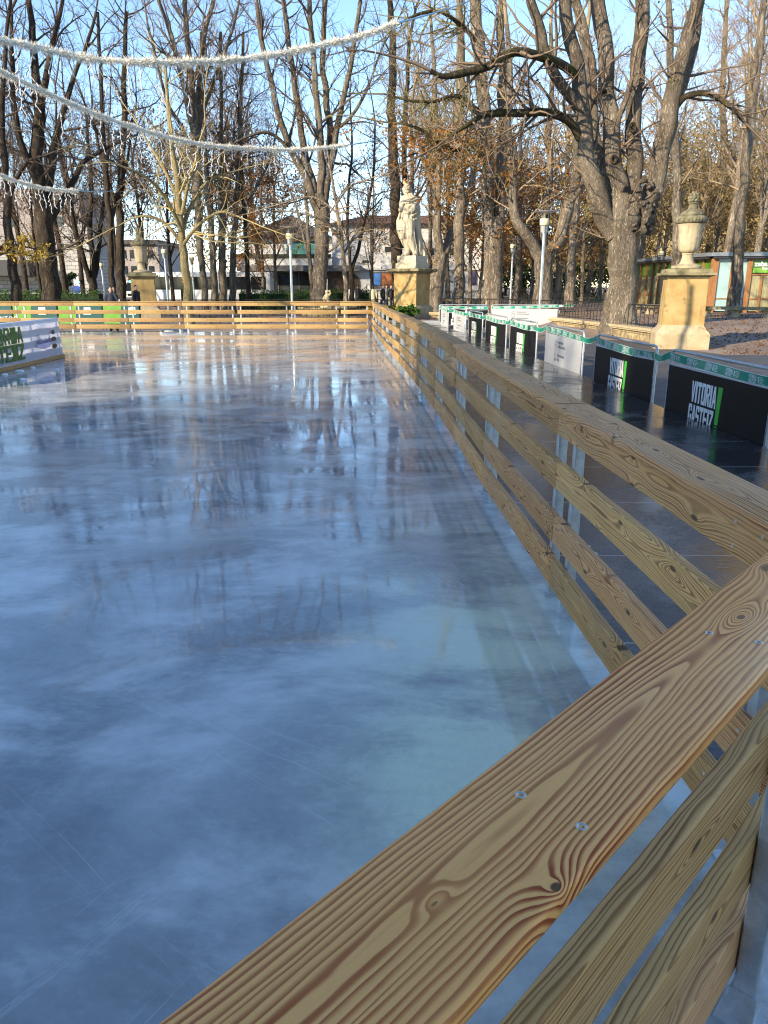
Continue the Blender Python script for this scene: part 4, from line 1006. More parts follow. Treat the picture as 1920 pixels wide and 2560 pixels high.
sbld = thing('stone_building', 'stone block building with black canopy and pinkish upper floors at the far left', 'building', (0, BD, BZ))
bx_(sbld, 'wall', -260, 232, 640, 765, 0, 12, 'ashlar'); bx_(sbld, 'upper_wall', -260, 215, 470, 640, .6, 12, 'render_pink'); bx_(sbld, 'stone_corner', 172, 232, 560, 640, -.05, 3, 'ashlar')
bx_(sbld, 'canopy', -260, 108, 652, 690, -3.2, -.02, 'black_paint'); bx_(sbld, 'window', 70, 90, 694, 703, -.10, -.02, 'glass_dark'); bx_(sbld, 'door', 42, 52, 698, 755, -.10, -.02, 'render_white')
for u0, u1 in ((156, 168), (100, 118), (40, 58), (196, 208)):
    for v0, v1 in ((608, 632), (540, 566), (486, 510)):
        w_ = bx_(sbld, 'window', u0 - 1.5, u1 + 1.5, v0 - 2, v1 + 2, .48, .58, 'render_white'); bx_(w_, 'pane', u0, u1, v0, v1, .44, .478, 'glass_dark')
bx_(sbld, 'door', 186, 200, 690, 735, -.1, -.02, 'render_white')
BD = 120.0; BZ = .0
pb = thing('pale_building', 'distant pale block with dark windows behind the shadowed trunks at the left', 'building', (0, BD, BZ))
bx_(pb, 'wall', 236, 402, 610, 752, 0, 14, 'render_pink'); bx_(pb, 'ground_floor', 236, 402, 706, 752, -.3, -.02, 'glass_dark'); bx_(pb, 'roof', 230, 408, 600, 611, -.6, 14.5, 'roof_slate')
for k in range(7):
    for v0 in (625, 665):
        w_ = bx_(pb, 'window', 244 + 22 * k, 256 + 22 * k, v0, v0 + 22, -.12, -.02, 'glass_dark'); bx_(w_, 'frame', 243 + 22 * k, 257 + 22 * k, v0 + 22, v0 + 24, -.16, -.02, 'render_white')
# sandstone church behind the trees at the right
M['church_stone'] = speckled('golden_church_stone', (.36, .27, .12), (.44, .34, .17), .5, .9, .3, .03, (.22, .165, .08))
BD = 98.0; BZ = .1
ch = thing('stone_church', 'golden stone church tower and nave seen through the trees at the right', 'church', (0, BD, BZ))
bx_(ch, 'nave_wall', 1740, 2150, 430, 765, 4, 22, 'church_stone'); bx_(ch, 'tower', 1995, 2190, -330, 765, 0, 14, 'church_stone')
for u in (1995, 2090, 2185): bx_(ch, 'buttress', u - 8, u + 8, -300, 765, -.9, -.02, 'church_stone')
for v in (120, 400, -150): bx_(ch, 'string_course', 1991, 2194, v, v + 6, -.35, -.02, 'church_stone')
for u in (2040, 2140):
    for v in (-60, 190): w_ = bx_(ch, 'window', u - 16, u + 16, v, v + 110, -.1, -.02, 'glass_dark')
for u in range(1754, 1980, 46): bx_(ch, 'window', u, u + 14, 500, 590, 3.9, 3.98, 'glass_dark'); bx_(ch, 'buttress', u + 24, u + 32, 440, 765, 3.2, 3.98, 'church_stone')
for u in range(1750, 1980, 26):
    m = MB(); m.sqlathe([(.5, 0), (.5, .8), (.05, 2.6)], (X(u), 4.6, Zv(430))); m.build('pinnacle', M['church_stone'], ch)
# out of view behind the camera: a tall block added to keep the near half of the rink in shade
ab = thing('shade_block', 'tall unseen block added behind the rink to shade its near half', 'building', (-12.5, -26.0, -.25), math.atan2(-.75, .66))
m = MB(); m.box((2.0, -7, 12.5), (40, 12, 25)); m.build('wall', M['render_pink'], ab)
for k in range(11):
    for j in range(7):
        m = MB(); m.box((-15.5 + 3.5 * k, -.94, 2.6 + 3.2 * j), (1.4, .10, 1.7)); m.build('window', M['glass_dark'], ab)
m = MB(); m.box((2.0, -7, 25.15), (40.8, 12.8, .3)); m.build('roof', M['roof_slate'], ab)

# ------------------------------------------------------------------ bus, van, traffic lights, blue sign
M['bus_white'] = plain('white_bus_paint', (.62, .63, .64), .3, var=.03); M['bus_glass'] = plain('bus_glass', (.012, .014, .016), .06)
M['tyre'] = plain('tyre_rubber', (.02, .02, .02), .8); M['rim'] = plain('wheel_rim', (.3, .3, .31), .4, .6)
def wheel(par, x, y, r, wd=.26):
    m = MB(); m.lathe([(r * .62, -wd/2), (r * .95, -wd/2), (r, -wd/2 + .04), (r, wd/2 - .04), (r * .95, wd/2), (r * .62, wd/2)], 22)
    m.v = [(a + x, -c + y, b + r) for a, b, c in m.v]; o = m.build('wheel', M['tyre'], par, fixn=True)
    m = MB(); m.lathe([(.02, -wd/2 - .01), (r * .6, -wd/2 + .02), (r * .6, wd/2 - .02), (.02, wd/2 + .01)], 16); m.v = [(a + x, -c + y, b + r) for a, b, c in m.v]; m.build('rim', M['rim'], o, fixn=True)
p0 = at_y(384, 750, 74); p1 = at_y(520, 750, 74); bz = gz(0, 74) - .02; Lb = 11.0
bus = thing('city_bus', 'white and black city bus passing behind the trunks at the left', 'bus', (p0.x, 74, bz))
m = MB(); m.rbox((Lb/2, 1.25, 1.65), (Lb, 2.5, 2.6), .12); m.build('body', M['bus_white'], bus, smooth=40)
for k in range(7):
    m = MB(); m.box((.9 + 1.5 * k, -.012, 1.95), (1.38, .02, 1.15)); m.build('window', M['bus_glass'], bus)
m = MB(); m.box((-.012, 1.25, 1.9), (.02, 2.2, 1.4)); m.build('windscreen', M['bus_glass'], bus)
m = MB(); m.box((3.2, -.014, 1.45), (1.2, .02, 2.1)); m.build('door', M['bus_glass'], bus)
for x in (2.0, 8.2): wheel(bus, x, .16, .48); wheel(bus, x, 2.34, .48)
for y in (.4, 2.1):
    m = MB(); m.ball((-.0, y, .75), (.06, .16, .10), 10, 6); m.build('headlight', M['lamp_cream'], bus)
pv = at_y(310, 750, 82)
van = thing('parked_van', 'white van seen front on between dark trunks at the left', 'van', (pv.x, 82, gz(pv.x, 82)))
m = MB()
prof = [(0, .35), (0, 1.0), (.25, 1.15), (.95, 2.1), (1.3, 2.2), (4.8, 2.2), (4.9, .35)]
m.prism(prof, lambda x, y, d: Vector((d, x, y)), 1.9); m.build('body', M['bus_white'], van, fixn=True)
m = MB(); m.add([(.15, .23, 1.19), (1.75, .23, 1.19), (1.65, .90, 2.08), (.25, .90, 2.08)], [(0, 1, 2, 3)]); m.v = [(a, b - .03, c) for a, b, c in m.v]; m.build('windscreen', M['bus_glass'], van)
m = MB(); m.box((.95, -.02, .80), (1.0, .03, .24)); m.build('grille', M['bus_glass'], van)
m = MB(); m.box((.95, -.04, .45), (1.86, .10, .22)); m.build('bumper', M['canopy_grey'], van)
for x in (.25, 1.65):
    m = MB(); m.ball((x, .02, .85), (.17, .07, .12), 10, 6); m.build('headlight', M['lamp_cream'], van)
for yy in (.9, 3.9):
    for xx in (.12, 1.78):
        mm = MB(); mm.lathe([(.02, -.1), (.31, -.1), (.33, 0), (.31, .1), (.02, .1)], 18); mm.v = [(c + xx, a + yy, b + .33) for a, b, c in mm.v]; mm.build('wheel', M['tyre'], van, fixn=True)
M['signal_body'] = plain('black_signal_housing', (.015, .016, .015), .5)
M['signal_green'] = plain('lit_green_signal', (.05, .6, .35), .4, emis=((.05, .95, .55), 5.0))
for u, v, D, l in ((204, 705, 78, 'traffic light showing green in front of the stone building'), (327, 704, 80, 'traffic light showing green above the white van')):
    p = at_y(u, v, D); z = gz(p.x, p.y); r = thing('traffic_light', l, 'traffic light', (p.x, p.y, z), 0, 'traffic lights on the street at the left'); hc = p.z - z
    m = MB(); m.tube([(0, 0, -.05), (0, 0, hc + .9)], .06, 8); m.build('pole', M['signal_body'], r)
    m = MB(); m.rbox((0, -.15, hc + .30), (.34, .24, .98), .03, None); hs = m.build('housing', M['signal_body'], r)
    for k, mt in enumerate(('signal_green', 'signal_body', 'signal_body')):
        m = MB(); m.ball((0, -.28, hc + .30 * k), (.115, .04, .115), 14, 8); m.build('lens', M[mt], hs)
        m = MB(); m.tube([(-.13, -.27, hc + .30 * k), (-.09, -.34, hc + .30 * k + .10), (0, -.36, hc + .30 * k + .135), (.09, -.34, hc + .30 * k + .10), (.13, -.27, hc + .30 * k)], .012, 5); m.build('visor', M['signal_body'], hs)
p = at_y(193, 724, 76); z = gz(p.x, p.y); r = thing('road_sign', 'small round blue road sign left of the traffic light', 'road sign', (p.x, p.y, z)); hc = p.z - z
m = MB(); m.tube([(0, 0, -.05), (0, 0, hc + .35)], .035, 8); m.build('pole', M['galv'], r)
M['sign_blue'] = plain('blue_sign_face', (.02, .06, .35), .4)
m = MB(); m.lathe([(.02, 0), (.36, 0), (.38, .02), (.36, .04), (.02, .04)], 24); m.v = [(a, -c - .04, b + hc) for a, b, c in m.v]; m.build('sign_disc', M['sign_blue'], r, fixn=True)
# small fountain behind the fence
p = at_y(818, 745, 47.5); z = gz(p.x, p.y)
fo = thing('stone_fountain', 'small stone figure fountain with basin in front of the central tree', 'fountain', (p.x, p.y, z))
MB().lathe([(1.6, -.1), (1.65, .3), (1.8, .42), (1.8, .5), (1.5, .46), (1.4, .2), (.3, .18)], 32).build('basin', M['lichen_stone'], fo, smooth=40)
MB().lathe([(.34, .1), (.30, .35), (.42, .45), (.40, .55), (.25, .62)], 20).build('base', M['urn_stone'], fo, smooth=40)
m = MB()
m.tube([(0, 0, .6), (.02, 0, .85), (-.02, 0, 1.10), (0, 0, 1.28)], [.20, .17, .15, .09], 10); m.ball((0, 0, 1.38), .12); m.tube([(-.12, 0, 1.15), (-.24, -.08, .95), (-.14, -.18, .85)], [.07, .06, .05], 8); m.tube([(.12, 0, 1.15), (.22, -.06, 1.3), (.16, -.08, 1.48)], [.07, .06, .05], 8); m.tube([(.08, -.05, .72), (.18, -.28, .74), (.16, -.30, .5)], [.10, .09, .06], 8); m.tube([(-.08, -.05, .72), (-.16, -.28, .70), (-.2, -.2, .5)], [.10, .09, .06], 8)
for (a, b, c) in ((.3, 0, .55), (-.3, .1, .55), (0, -.32, .52)): m.ball((a, b, c), (.16, .14, .09))
link('figure', remesh(m, .03, 1), M['urn_stone'], fo, smooth=True)
M['water_jet'] = plain('water_jet', (.75, .80, .85), .1)
m = MB(); m.tube([(0, 0, 1.45), (.01, 0, 1.8), (.03, 0, 2.1)], [.012, .016, .008], 5); m.build('water_jet', M['water_jet'], fo)
# ------------------------------------------------------------------ trees
def bark(name, c1, c2, c3, sc=5.0, moss=0.0, bd=.05):
    t = NT(name)
    wv = t.noise(t.mapping((1, 1, .25)), sc * .5, 4, .6, .5)
    a = t.noise(t.mapping((1, 1, .20)), sc * 1.3, 7, .68, 1.0); b = t.noise(t.mapping((1, 1, .38)), sc * 4.5, 5, .65, .8); c = t.noise(t.mapping((1, 1, .5)), .9, 4, .6)
    fis = t.math('ABSOLUTE', t.math('SUBTRACT', a, .5))
    col = t.mix(t.sm(wv, .36, .64), c1, c2)
    col = t.mix(t.math('MULTIPLY', t.sm(b, .48, .66), .75), col, c3)
    col = t.mix(t.math('MULTIPLY', t.sm(fis, .035, .004), .85), col, tuple(x * .55 for x in c3))
    col = t.mix(t.math('MULTIPLY', t.sm(c, .42, .66), .55), col, tuple(x * 1.4 for x in c2))
    if moss:
        col = t.mix(t.math('MULTIPLY', t.sm(t.noise(t.mapping(), 1.4, 5, .6), .5, .66), moss), col, (.085, .085, .018))
    h = t.math('ADD', t.math('MULTIPLY', t.sm(fis, 0, .09), .8), t.math('MULTIPLY', b, .6))
    return t.out(col, .92, t.bump(h, 1.0, bd), .15)
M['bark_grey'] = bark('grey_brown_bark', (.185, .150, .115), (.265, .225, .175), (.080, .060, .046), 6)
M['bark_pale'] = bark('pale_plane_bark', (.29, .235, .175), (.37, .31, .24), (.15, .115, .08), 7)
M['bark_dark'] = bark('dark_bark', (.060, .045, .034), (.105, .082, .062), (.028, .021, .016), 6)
M['bark_chestnut'] = bark('rugged_chestnut_bark', (.225, .180, .135), (.32, .265, .205), (.095, .072, .052), 11, .22, .06)
M['bark_base'] = bark('pale_chestnut_base_bark', (.275, .225, .165), (.36, .305, .235), (.13, .10, .072), 11, .12, .05)
M['bark_moss'] = bark('mossy_limb_bark', (.075, .060, .035), (.12, .10, .06), (.035, .030, .015), 8, .8)
M['bark_yellow'] = bark('yellowish_young_bark', (.30, .235, .11), (.39, .32, .17), (.18, .14, .07), 12, 0, .02)
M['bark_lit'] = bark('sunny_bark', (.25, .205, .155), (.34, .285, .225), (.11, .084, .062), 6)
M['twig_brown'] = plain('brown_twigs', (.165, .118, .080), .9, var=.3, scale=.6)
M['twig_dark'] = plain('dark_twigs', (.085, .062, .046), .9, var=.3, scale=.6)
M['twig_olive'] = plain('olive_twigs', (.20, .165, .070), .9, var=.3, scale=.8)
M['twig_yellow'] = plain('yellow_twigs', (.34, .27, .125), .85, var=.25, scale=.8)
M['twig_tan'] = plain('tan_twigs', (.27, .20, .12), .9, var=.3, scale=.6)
def leafmat(name, c1, c2):
    t = NT(name); geo = t.n('ShaderNodeNewGeometry')
    col = t.mix(geo.outputs['Random Per Island'], c1, c2)
    t.out(col, .7, None, .25); tr = t.n('ShaderNodeBsdfTranslucent'); t.put(tr.inputs[0], col)
    ms = t.n('ShaderNodeMixShader'); ms.inputs[0].default_value = .3
    t.t.links.new(t.b.outputs[0], ms.inputs[1]); t.t.links.new(tr.outputs[0], ms.inputs[2]); t.t.links.new(ms.outputs[0], t.t.nodes['Material Output'].inputs[0]); return t.m
M['leaf_rust'] = leafmat('rusty_dry_leaves', (.22, .085, .022), (.36, .17, .04))
M['leaf_brown'] = leafmat('brown_dry_leaves', (.115, .058, .026), (.21, .105, .045))
M['leaf_gold'] = leafmat('golden_leaves', (.42, .26, .035), (.55, .40, .08))
M['leaf_tan'] = leafmat('tan_leaves', (.26, .185, .075), (.40, .29, .12))
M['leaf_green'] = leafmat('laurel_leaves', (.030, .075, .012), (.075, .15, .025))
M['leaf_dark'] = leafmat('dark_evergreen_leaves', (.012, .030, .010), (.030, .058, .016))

class Acc:
    """collects tapered tubes quickly"""
    def __init__(s): s.V = []; s.F = []; s.n = 0
    def tube(s, P, rad, k):
        P = np.asarray(P, float); n = len(P); rad = np.asarray(rad, float)
        T = np.empty_like(P); T[1:-1] = P[2:] - P[:-2]; T[0] = P[1] - P[0]; T[-1] = P[-1] - P[-2]
        T /= (np.linalg.norm(T, axis=1)[:, None] + 1e-9)
        ref = np.array([0.31, .95, .05]) if abs(T[:, 2]).max() > .8 else np.array([0, 0, 1.0])
        N = np.cross(T, ref); N /= (np.linalg.norm(N, axis=1)[:, None] + 1e-9); B = np.cross(T, N)
        a = 2 * np.pi * np.arange(k) / k
        ring = P[:, None, :] + rad[:, None, None] * (np.cos(a)[None, :, None] * N[:, None, :] + np.sin(a)[None, :, None] * B[:, None, :])
        i = np.arange(n - 1)[:, None] * k; j = np.arange(k)[None, :]; j2 = (j + 1) % k
        f = np.stack([i + j, i + j2, i + k + j2, i + k + j], -1).reshape(-1, 4) + s.n
        s.V.append(ring.reshape(-1, 3)); s.F.append(f); s.n += n * k
    def mesh(s, name):
        return np_mesh(name, np.concatenate(s.V), np.concatenate(s.F))
def perp_dir(d, ang, rg):
    """unit vector at angle ang from d, random azimuth"""
    a = np.array([rg.gauss(0, 1), rg.gauss(0, 1), rg.gauss(0, 1)]); a -= d * a.dot(d); a /= (np.linalg.norm(a) + 1e-9)
    return d * math.cos(ang) + a * math.sin(ang)
def walk(p, d, L, n, rg, wob, up):
    P = [p]; st = L / n; d = d.copy()
    for i in range(n):
        d = d + np.array([rg.gauss(0, wob), rg.gauss(0, wob), rg.gauss(0, wob) + up]); d /= np.linalg.norm(d); P.append(P[-1] + d * st)
    return np.array(P), d
def grow(acc, p, d, L, r, lev, rg, o, tips=None):
    n = 5 if L > 1.2 else 3
    P, dl = walk(p, d, L, n, rg, o['wob'] * (1.0 if lev > 1 else 1.3), o['up'] if lev > 0 else o.get('tipup', o['up']))
    rad = np.linspace(r, max(r * .40, o['rmin'] * .7), n + 1)
    acc.tube(P, rad, 6 if r > .07 else (4 if r > .022 else 3))
    if lev <= 0:
        if tips is not None: tips.append((P[-1], dl)); tips.append((P[len(P)//2], dl))
        return
    c = max(2, int(o['dens'][lev - 1] * L * rg.uniform(.8, 1.2)))
    for k in range(c):
        t = rg.uniform(.18, 1.0); i = min(n - 1, int(t * n)); f = t * n - i
        q = P[i] * (1 - f) + P[i+1] * f; dd = P[i+1] - P[i]; dd /= np.linalg.norm(dd)
        cd = perp_dir(dd, R(rg.uniform(*o['ang'])), rg)
        cl = L * rg.uniform(*o['len']) * (1.15 - .6 * t)
        if lev == 1: cl = min(cl, o.get('twig', 1.2))
        grow(acc, q, cd, max(cl, .18), max(o['rmin'], r * (1 - .6 * t) * rg.uniform(.35, .6)), lev - 1, rg, o, tips)
    grow(acc, P[-1], dl, L * .45, max(o['rmin'], r * .4), lev - 1, rg, o, tips)
OPT = dict(wob=.15, up=.03, dens=(5.2, 3.1, 1.8), ang=(25, 65), len=(.25, .5), rmin=.0065, twig=.9)
def leaf_mesh(name, pts, rg, size, spread, per):
    V = []; Fc = []; n = 0
    for p, d in pts:
        for _ in range(per):
            c = np.asarray(p) + np.array([rg.gauss(0, spread), rg.gauss(0, spread), rg.gauss(0, spread)])
            a = np.array([rg.gauss(0, 1), rg.gauss(0, 1), rg.gauss(0, 1)]); a /= np.linalg.norm(a); b = perp_dir(a, math.pi / 2, rg); s = size * rg.uniform(.6, 1.3)
            cc = np.cross(a, b) * s * .12
            V += [c - a * s, c + b * s * .55 + cc, c + a * s, c - b * s * .55 + cc]; Fc.append((n, n+1, n+2, n+3)); n += 4
    return np_mesh(name, np.array(V), np.array(Fc))
def densify(P, Rr, m):
    """Catmull-Rom through the limb points"""
    P = [np.asarray(p, float) for p in P]; out = []; ro = []
    for i in range(len(P) - 1):
        p0 = P[max(i-1, 0)]; p1 = P[i]; p2 = P[i+1]; p3 = P[min(i+2, len(P)-1)]
        for k in range(m):
            t = k / m
            out.append(.5 * ((2*p1) + (p2-p0)*t + (2*p0-5*p1+4*p2-p3)*t*t + (-p0+3*p1-3*p2+p3)*t**3)); ro.append(Rr[i] * (1-t) + Rr[i+1] * t)
    out.append(P[-1]); ro.append(Rr[-1]); return np.array(out), np.array(ro)
def traced_tree(name, label, D, limbs, mats, seed, o=None, cat='tree', group=None, side_len=(1.5, 3.2), side_dens=1.7, lev=2, leaves=None, zbase=None, displ=.0, extra_top=True, split_limbs=None, moss_limbs=(), min_u=None, k_trunk=12):
    """limbs: lists of (u, v, width_px, extra depth): the skeleton read off the photograph, placed at its own distance D"""
    rg = random.Random(seed); oo = dict(OPT); oo.update(o or {})
    b = limbs[0][0]; base = at_y(b[0], b[1], D + b[3]); z0 = gz(base.x, base.y) if zbase is None else zbase
    root = thing(name, label, cat, (base.x, base.y, z0), 0, group)
    off = np.array([base.x, base.y, z0])
    tr = Acc(); mo = Acc(); cr = Acc(); tips = []
    for li, limb in enumerate(limbs):
        P = []; Rd = []
        for (u, v, wpx, dy) in limb:
            p = at_y(u, v, D + dy); kpx = (D + dy) / (CP + (1280 - v) / F * SP) / F
            P.append(np.array(p) - off); Rd.append(max(.012, wpx * kpx / 2))
        if li == 0: P[0] = np.array([P[0][0], P[0][1], -.25]); 
        P, Rd = densify(P, Rd, 5 if wpx < 1e9 else 5)
        if li == 0:
            hgt = P[:, 2] + .1; Rd = Rd * (1 + .30 * np.exp(-np.clip(hgt, 0, 9) / .35))
        jit = np.array([[mnoise.noise(Vector((float(q[0]) * .9 + li * 7, float(q[2]) * .9, s * 9.1))) for s in range(3)] for q in P]); jit[0] = 0
        P = P + jit * np.minimum(Rd, .30)[:, None] * .55
        if li in moss_limbs: mo = Acc(); mo.tube(P, Rd, 10); link('mossy_limb', mo.mesh('limb'), M['bark_moss'], root, smooth=True)
        elif split_limbs and li > 0:
            lm = Acc(); lm.tube(P, Rd, k_trunk if Rd.max() > .14 else 10); lme = lm.mesh('limb'); bump_mesh(lme, displ * .6); link('limb', lme, split_limbs, root, smooth=True)
        else: tr.tube(P, Rd, k_trunk if Rd.max() > .18 else 8)
        # side branches along the limb
        seg = np.linalg.norm(np.diff(P, axis=0), axis=1); L = seg.sum(); cum = np.concatenate([[0], np.cumsum(seg)])
        start = (L * .45 if li == 0 and len(limbs) > 1 else L * .15) if len(limbs) > 1 else L * .35
        c = int((L - start) * side_dens * (3.4 if li in moss_limbs else 1))
        for k in range(c):
            s = rg.uniform(start, L); i = min(len(seg) - 1, int(np.searchsorted(cum, s)) - 1); f = (s - cum[i]) / seg[i]
            q = P[i] * (1-f) + P[i+1] * f; d = (P[i+1] - P[i]) / seg[i]; r0 = Rd[i]
            if (P[i][2] < 2.2): continue
            ln = rg.uniform(*side_len) * (1.1 - .4 * s / L)
            grow(cr, q, perp_dir(d, R(rg.uniform(35, 75)), rg), ln, min(r0 * .5, .035 + .012 * ln), lev, rg, oo, tips)
        if extra_top and not (li == 0 and len(limbs) > 1):
            d = P[-1] - P[-2]; d /= np.linalg.norm(d)
            grow(cr, P[-1], d, max(2.5, side_len[1] * 1.2), Rd[-1] * .95, min(3, lev + 1), rg, oo, tips)
    me = tr.mesh('trunk')
    if displ: bump_mesh(me, displ)
    link('trunk', me, mats[0], root, smooth=True)
    if cr.n: link('crown', cr.mesh('crown'), mats[1], root)
    if leaves and tips:
        mat, frac, size, spread, per, cond = leaves
        sel = [t for t in tips if rg.random() < frac and (cond is None or cond(t[0] + off))]
        if sel: link('leaves', leaf_mesh('leaves', sel, rg, size, spread, per), M[mat], root)
    return root, tips, off
def bump_mesh(me, amp):
    n = len(me.vertices); co = np.zeros(n*3, np.float32); no = np.zeros(n*3, np.float32)
    me.vertices.foreach_get('co', co); me.vertices.foreach_get('normal', no); co = co.reshape(-1, 3); no = no.reshape(-1, 3)
    a = np.array([mnoise.noise(Vector((float(c[0]) * 2.6, float(c[1]) * 2.6, float(c[2]) * 1.1))) + .5 * mnoise.noise(Vector((float(c[0]) * 7, float(c[1]) * 7, float(c[2]) * 3))) for c in co], np.float32) * amp
    me.vertices.foreach_set('co', (co + no * a[:, None]).ravel()); me.update()

# --- the big pollarded tree at the right
big = [
 [(1549, 815, 84, 0), (1551, 760, 74, 0), (1554, 700, 70, 0), (1556, 640, 70, 0), (1556, 590, 78, 0), (1558, 545, 96, 0), (1560, 500, 100, 0)],
 [(1540, 590, 52, -.1), (1505, 530, 48, -.3), (1484, 455, 44, -.5), (1462, 350, 40, -.6), (1449, 231, 36, -.7), (1434, 130, 34, -.7), (1415, 10, 30, -.8), (1400, -120, 24, -.9)],
 [(1448, 270, 26, -.7), (1427, 240, 28, -.9), (1388, 185, 27, -1.3), (1353, 89, 25, -1.7), (1322, -10, 22, -2.0), (1290, -130, 16, -2.3)],
 [(1455, 350, 22, -.6), (1415, 300, 20, -1.0), (1357, 281, 19, -1.6), (1285, 280, 19, -2.2), (1211, 286, 17, -2.8), (1170, 312, 11, -3.2), (1120, 345, 6, -3.6)],
 [(1445, 195, 22, -.7), (1410, 165, 22, -1.2), (1372, 146, 22, -1.8), (1325, 134, 22, -2.4), (1280, 130, 21, -2.9), (1230, 160, 20, -3.3), (1180, 176, 19, -3.6), (1141, 187, 18, -3.9), (1105, 190, 13, -4.1), (1076, 176, 9, -4.3)],
 [(1540, 520, 34, .8), (1500, 400, 32, 1.2), (1484, 309, 30, 1.5), (1474, 150, 26, 1.8), (1434, -10, 24, 2.1), (1405, -140, 16, 2.3)],
 [(1552, 510, 56, -.2), (1541, 460, 46, -.2), (1531, 347, 42, -.1), (1519, 231, 40, 0), (1511, 116, 38, .1), (1496, -10, 34, .2), (1480, -140, 26, .3)],
 [(1566, 510, 56, 0), (1584, 460, 44, 0), (1581, 347, 40, 0), (1589, 231, 38, .1), (1603, 96, 36, .2), (1604, -10, 34, .3), (1612, -140, 26, .3)],
 [(1572, 560, 56, -.1), (1606, 510, 48, -.3), (1637, 450, 46, -.4), (1666, 347, 44, -.6), (1681, 251, 42, -.7), (1697, 174, 38, -.8), (1724, 77, 34, -.9), (1741, -10, 32, -1.0), (1765, -140, 24, -1.1)],
 [(1690, 245, 30, -.5), (1714, 193, 30, -.2), (1740, 77, 26, .2), (1752, -10, 22, .4), (1775, -120, 16, .5)],
 [(1690, 272, 16, -.6), (1706, 248, 16, -.8), (1726, 236, 15, -1.1), (1762, 231, 14, -1.5), (1801, 247, 13, -1.9), (1832, 272, 11, -2.2), (1857, 300, 8, -2.4)],
 [(1540, 320, 16, -.2), (1560, 260, 14, -.5), (1575, 215, 12, -.6), (1580, 190, 8, -.6)],
]
r_, tips_, off_ = traced_tree('chestnut_tree', 'huge pollarded tree with burled trunk and many thick rising limbs, at the right', 30.5, big, (M['bark_base'], M['twig_brown']), 11, dict(rmin=.006, dens=(4.0, 2.4, 1.5)), side_len=(.9, 2.4), side_dens=1.5, lev=2, zbase=.14, displ=.06, split_limbs=M['bark_chestnut'], moss_limbs=(3, 4, 10), k_trunk=20,
    leaves=('leaf_brown', .03, .06, .12, 2, None))
mb = MB(); rg = random.Random(21)
for k in range(120):   # burls under the crotch
    zc = rg.uniform(3.4, 5.3); a = rg.uniform(math.pi * .80, 2.15 * math.pi); rr = .53 + .34 * max(0, (zc - 3.15) / 2.2); s = rg.uniform(.07, .19)
    c = Vector((.12 + rr * 1.12 * math.cos(a), rr * math.sin(a), zc)); st = mb.n; mb.ball(c, (s, s, s * rg.uniform(.7, 1.2)), 12, 8)
    for i in range(st, mb.n):
        p = Vector(mb.v[i]); mb.v[i] = tuple(p + (p - c).normalized() * .10 * mnoise.noise(p * 7))
me = remesh(mb, .035, 1); bump_mesh(me, .05); link('burl', me, M['bark_chestnut'], r_, smooth=True)
for (u, v, w_) in ((1583, 318, 13), (1536, 398, 12), (1512, 231, 9)):   # healed knot holes
    p = at_y(u, v, 30.5 - .50); m = MB(); kq = 30.5 * 1.05 / F * w_ / 2
    m.lathe([(kq * 1.3, -.06), (kq * 1.15, .0), (kq * .9, .015), (kq * .6, -.02), (.01, -.08)], 16); m.v = [(a, -c, b * 1.35) if False else (a, -c, b * 1.35) for a, b, c in m.v]
    m.build('knot_hole', M['bark_dark'], r_, Vector(p) - Vector(off_), smooth=True, fixn=True)

# --- central tree with a fan of upright stems
fan = [
 [(795, 757, 42, 0), (799, 700, 37, 0), (803, 640, 35, 0), (805, 580, 36, 0), (802, 530, 40, 0), (800, 480, 44, 0)],
 [(796, 540, 22, 0), (770, 460, 20, -.5), (745, 410, 18, -.8), (712, 340, 16, -1.1), (690, 255, 15, -1.3), (665, 150, 13, -1.5), (645, 40, 11, -1.6), (636, -60, 8, -1.7)],
 [(798, 520, 22, .3), (775, 430, 18, .5), (758, 360, 17, .7), (740, 240, 15, .8), (722, 110, 13, 1.0), (706, -10, 11, 1.1), (695, -110, 8, 1.2)],
 [(800, 500, 22, -.2), (802, 366, 18, -.4), (793, 260, 16, -.4), (785, 160, 14, -.5), (773, 10, 12, -.5), (770, -110, 9, -.5)],
 [(806, 500, 22, .2), (826, 350, 18, .4), (815, 240, 16, .5), (806, 150, 14, .6), (812, 20, 12, .7), (818, -110, 8, .7)],
 [(808, 520, 20, 0), (840, 340, 16, -.3), (858, 250, 14, -.5), (871, 190, 13, -.6), (890, 80, 11, -.8), (905, -20, 9, -.9)],
 [(735, 395, 11, -.9), (700, 350, 9, -1.6), (660, 330, 8, -2.2), (610, 345, 5, -2.8)],
 [(830, 330, 11, .3), (870, 300, 9, .8), (905, 250, 8, 1.2), (930, 190, 6, 1.5)],
]
traced_tree('tall_tree', 'tall bare tree fanning into many upright stems, centre left behind the garlands', 50, fan, (M['bark_grey'], M['twig_dark']), 5, dict(rmin=.008, dens=(4.4, 2.6, 1.6), up=.05), side_len=(1.8, 4.2), side_dens=1.15, lev=2, leaves=('leaf_rust', .02, .10, .2, 2, lambda p: p[2] < 7))
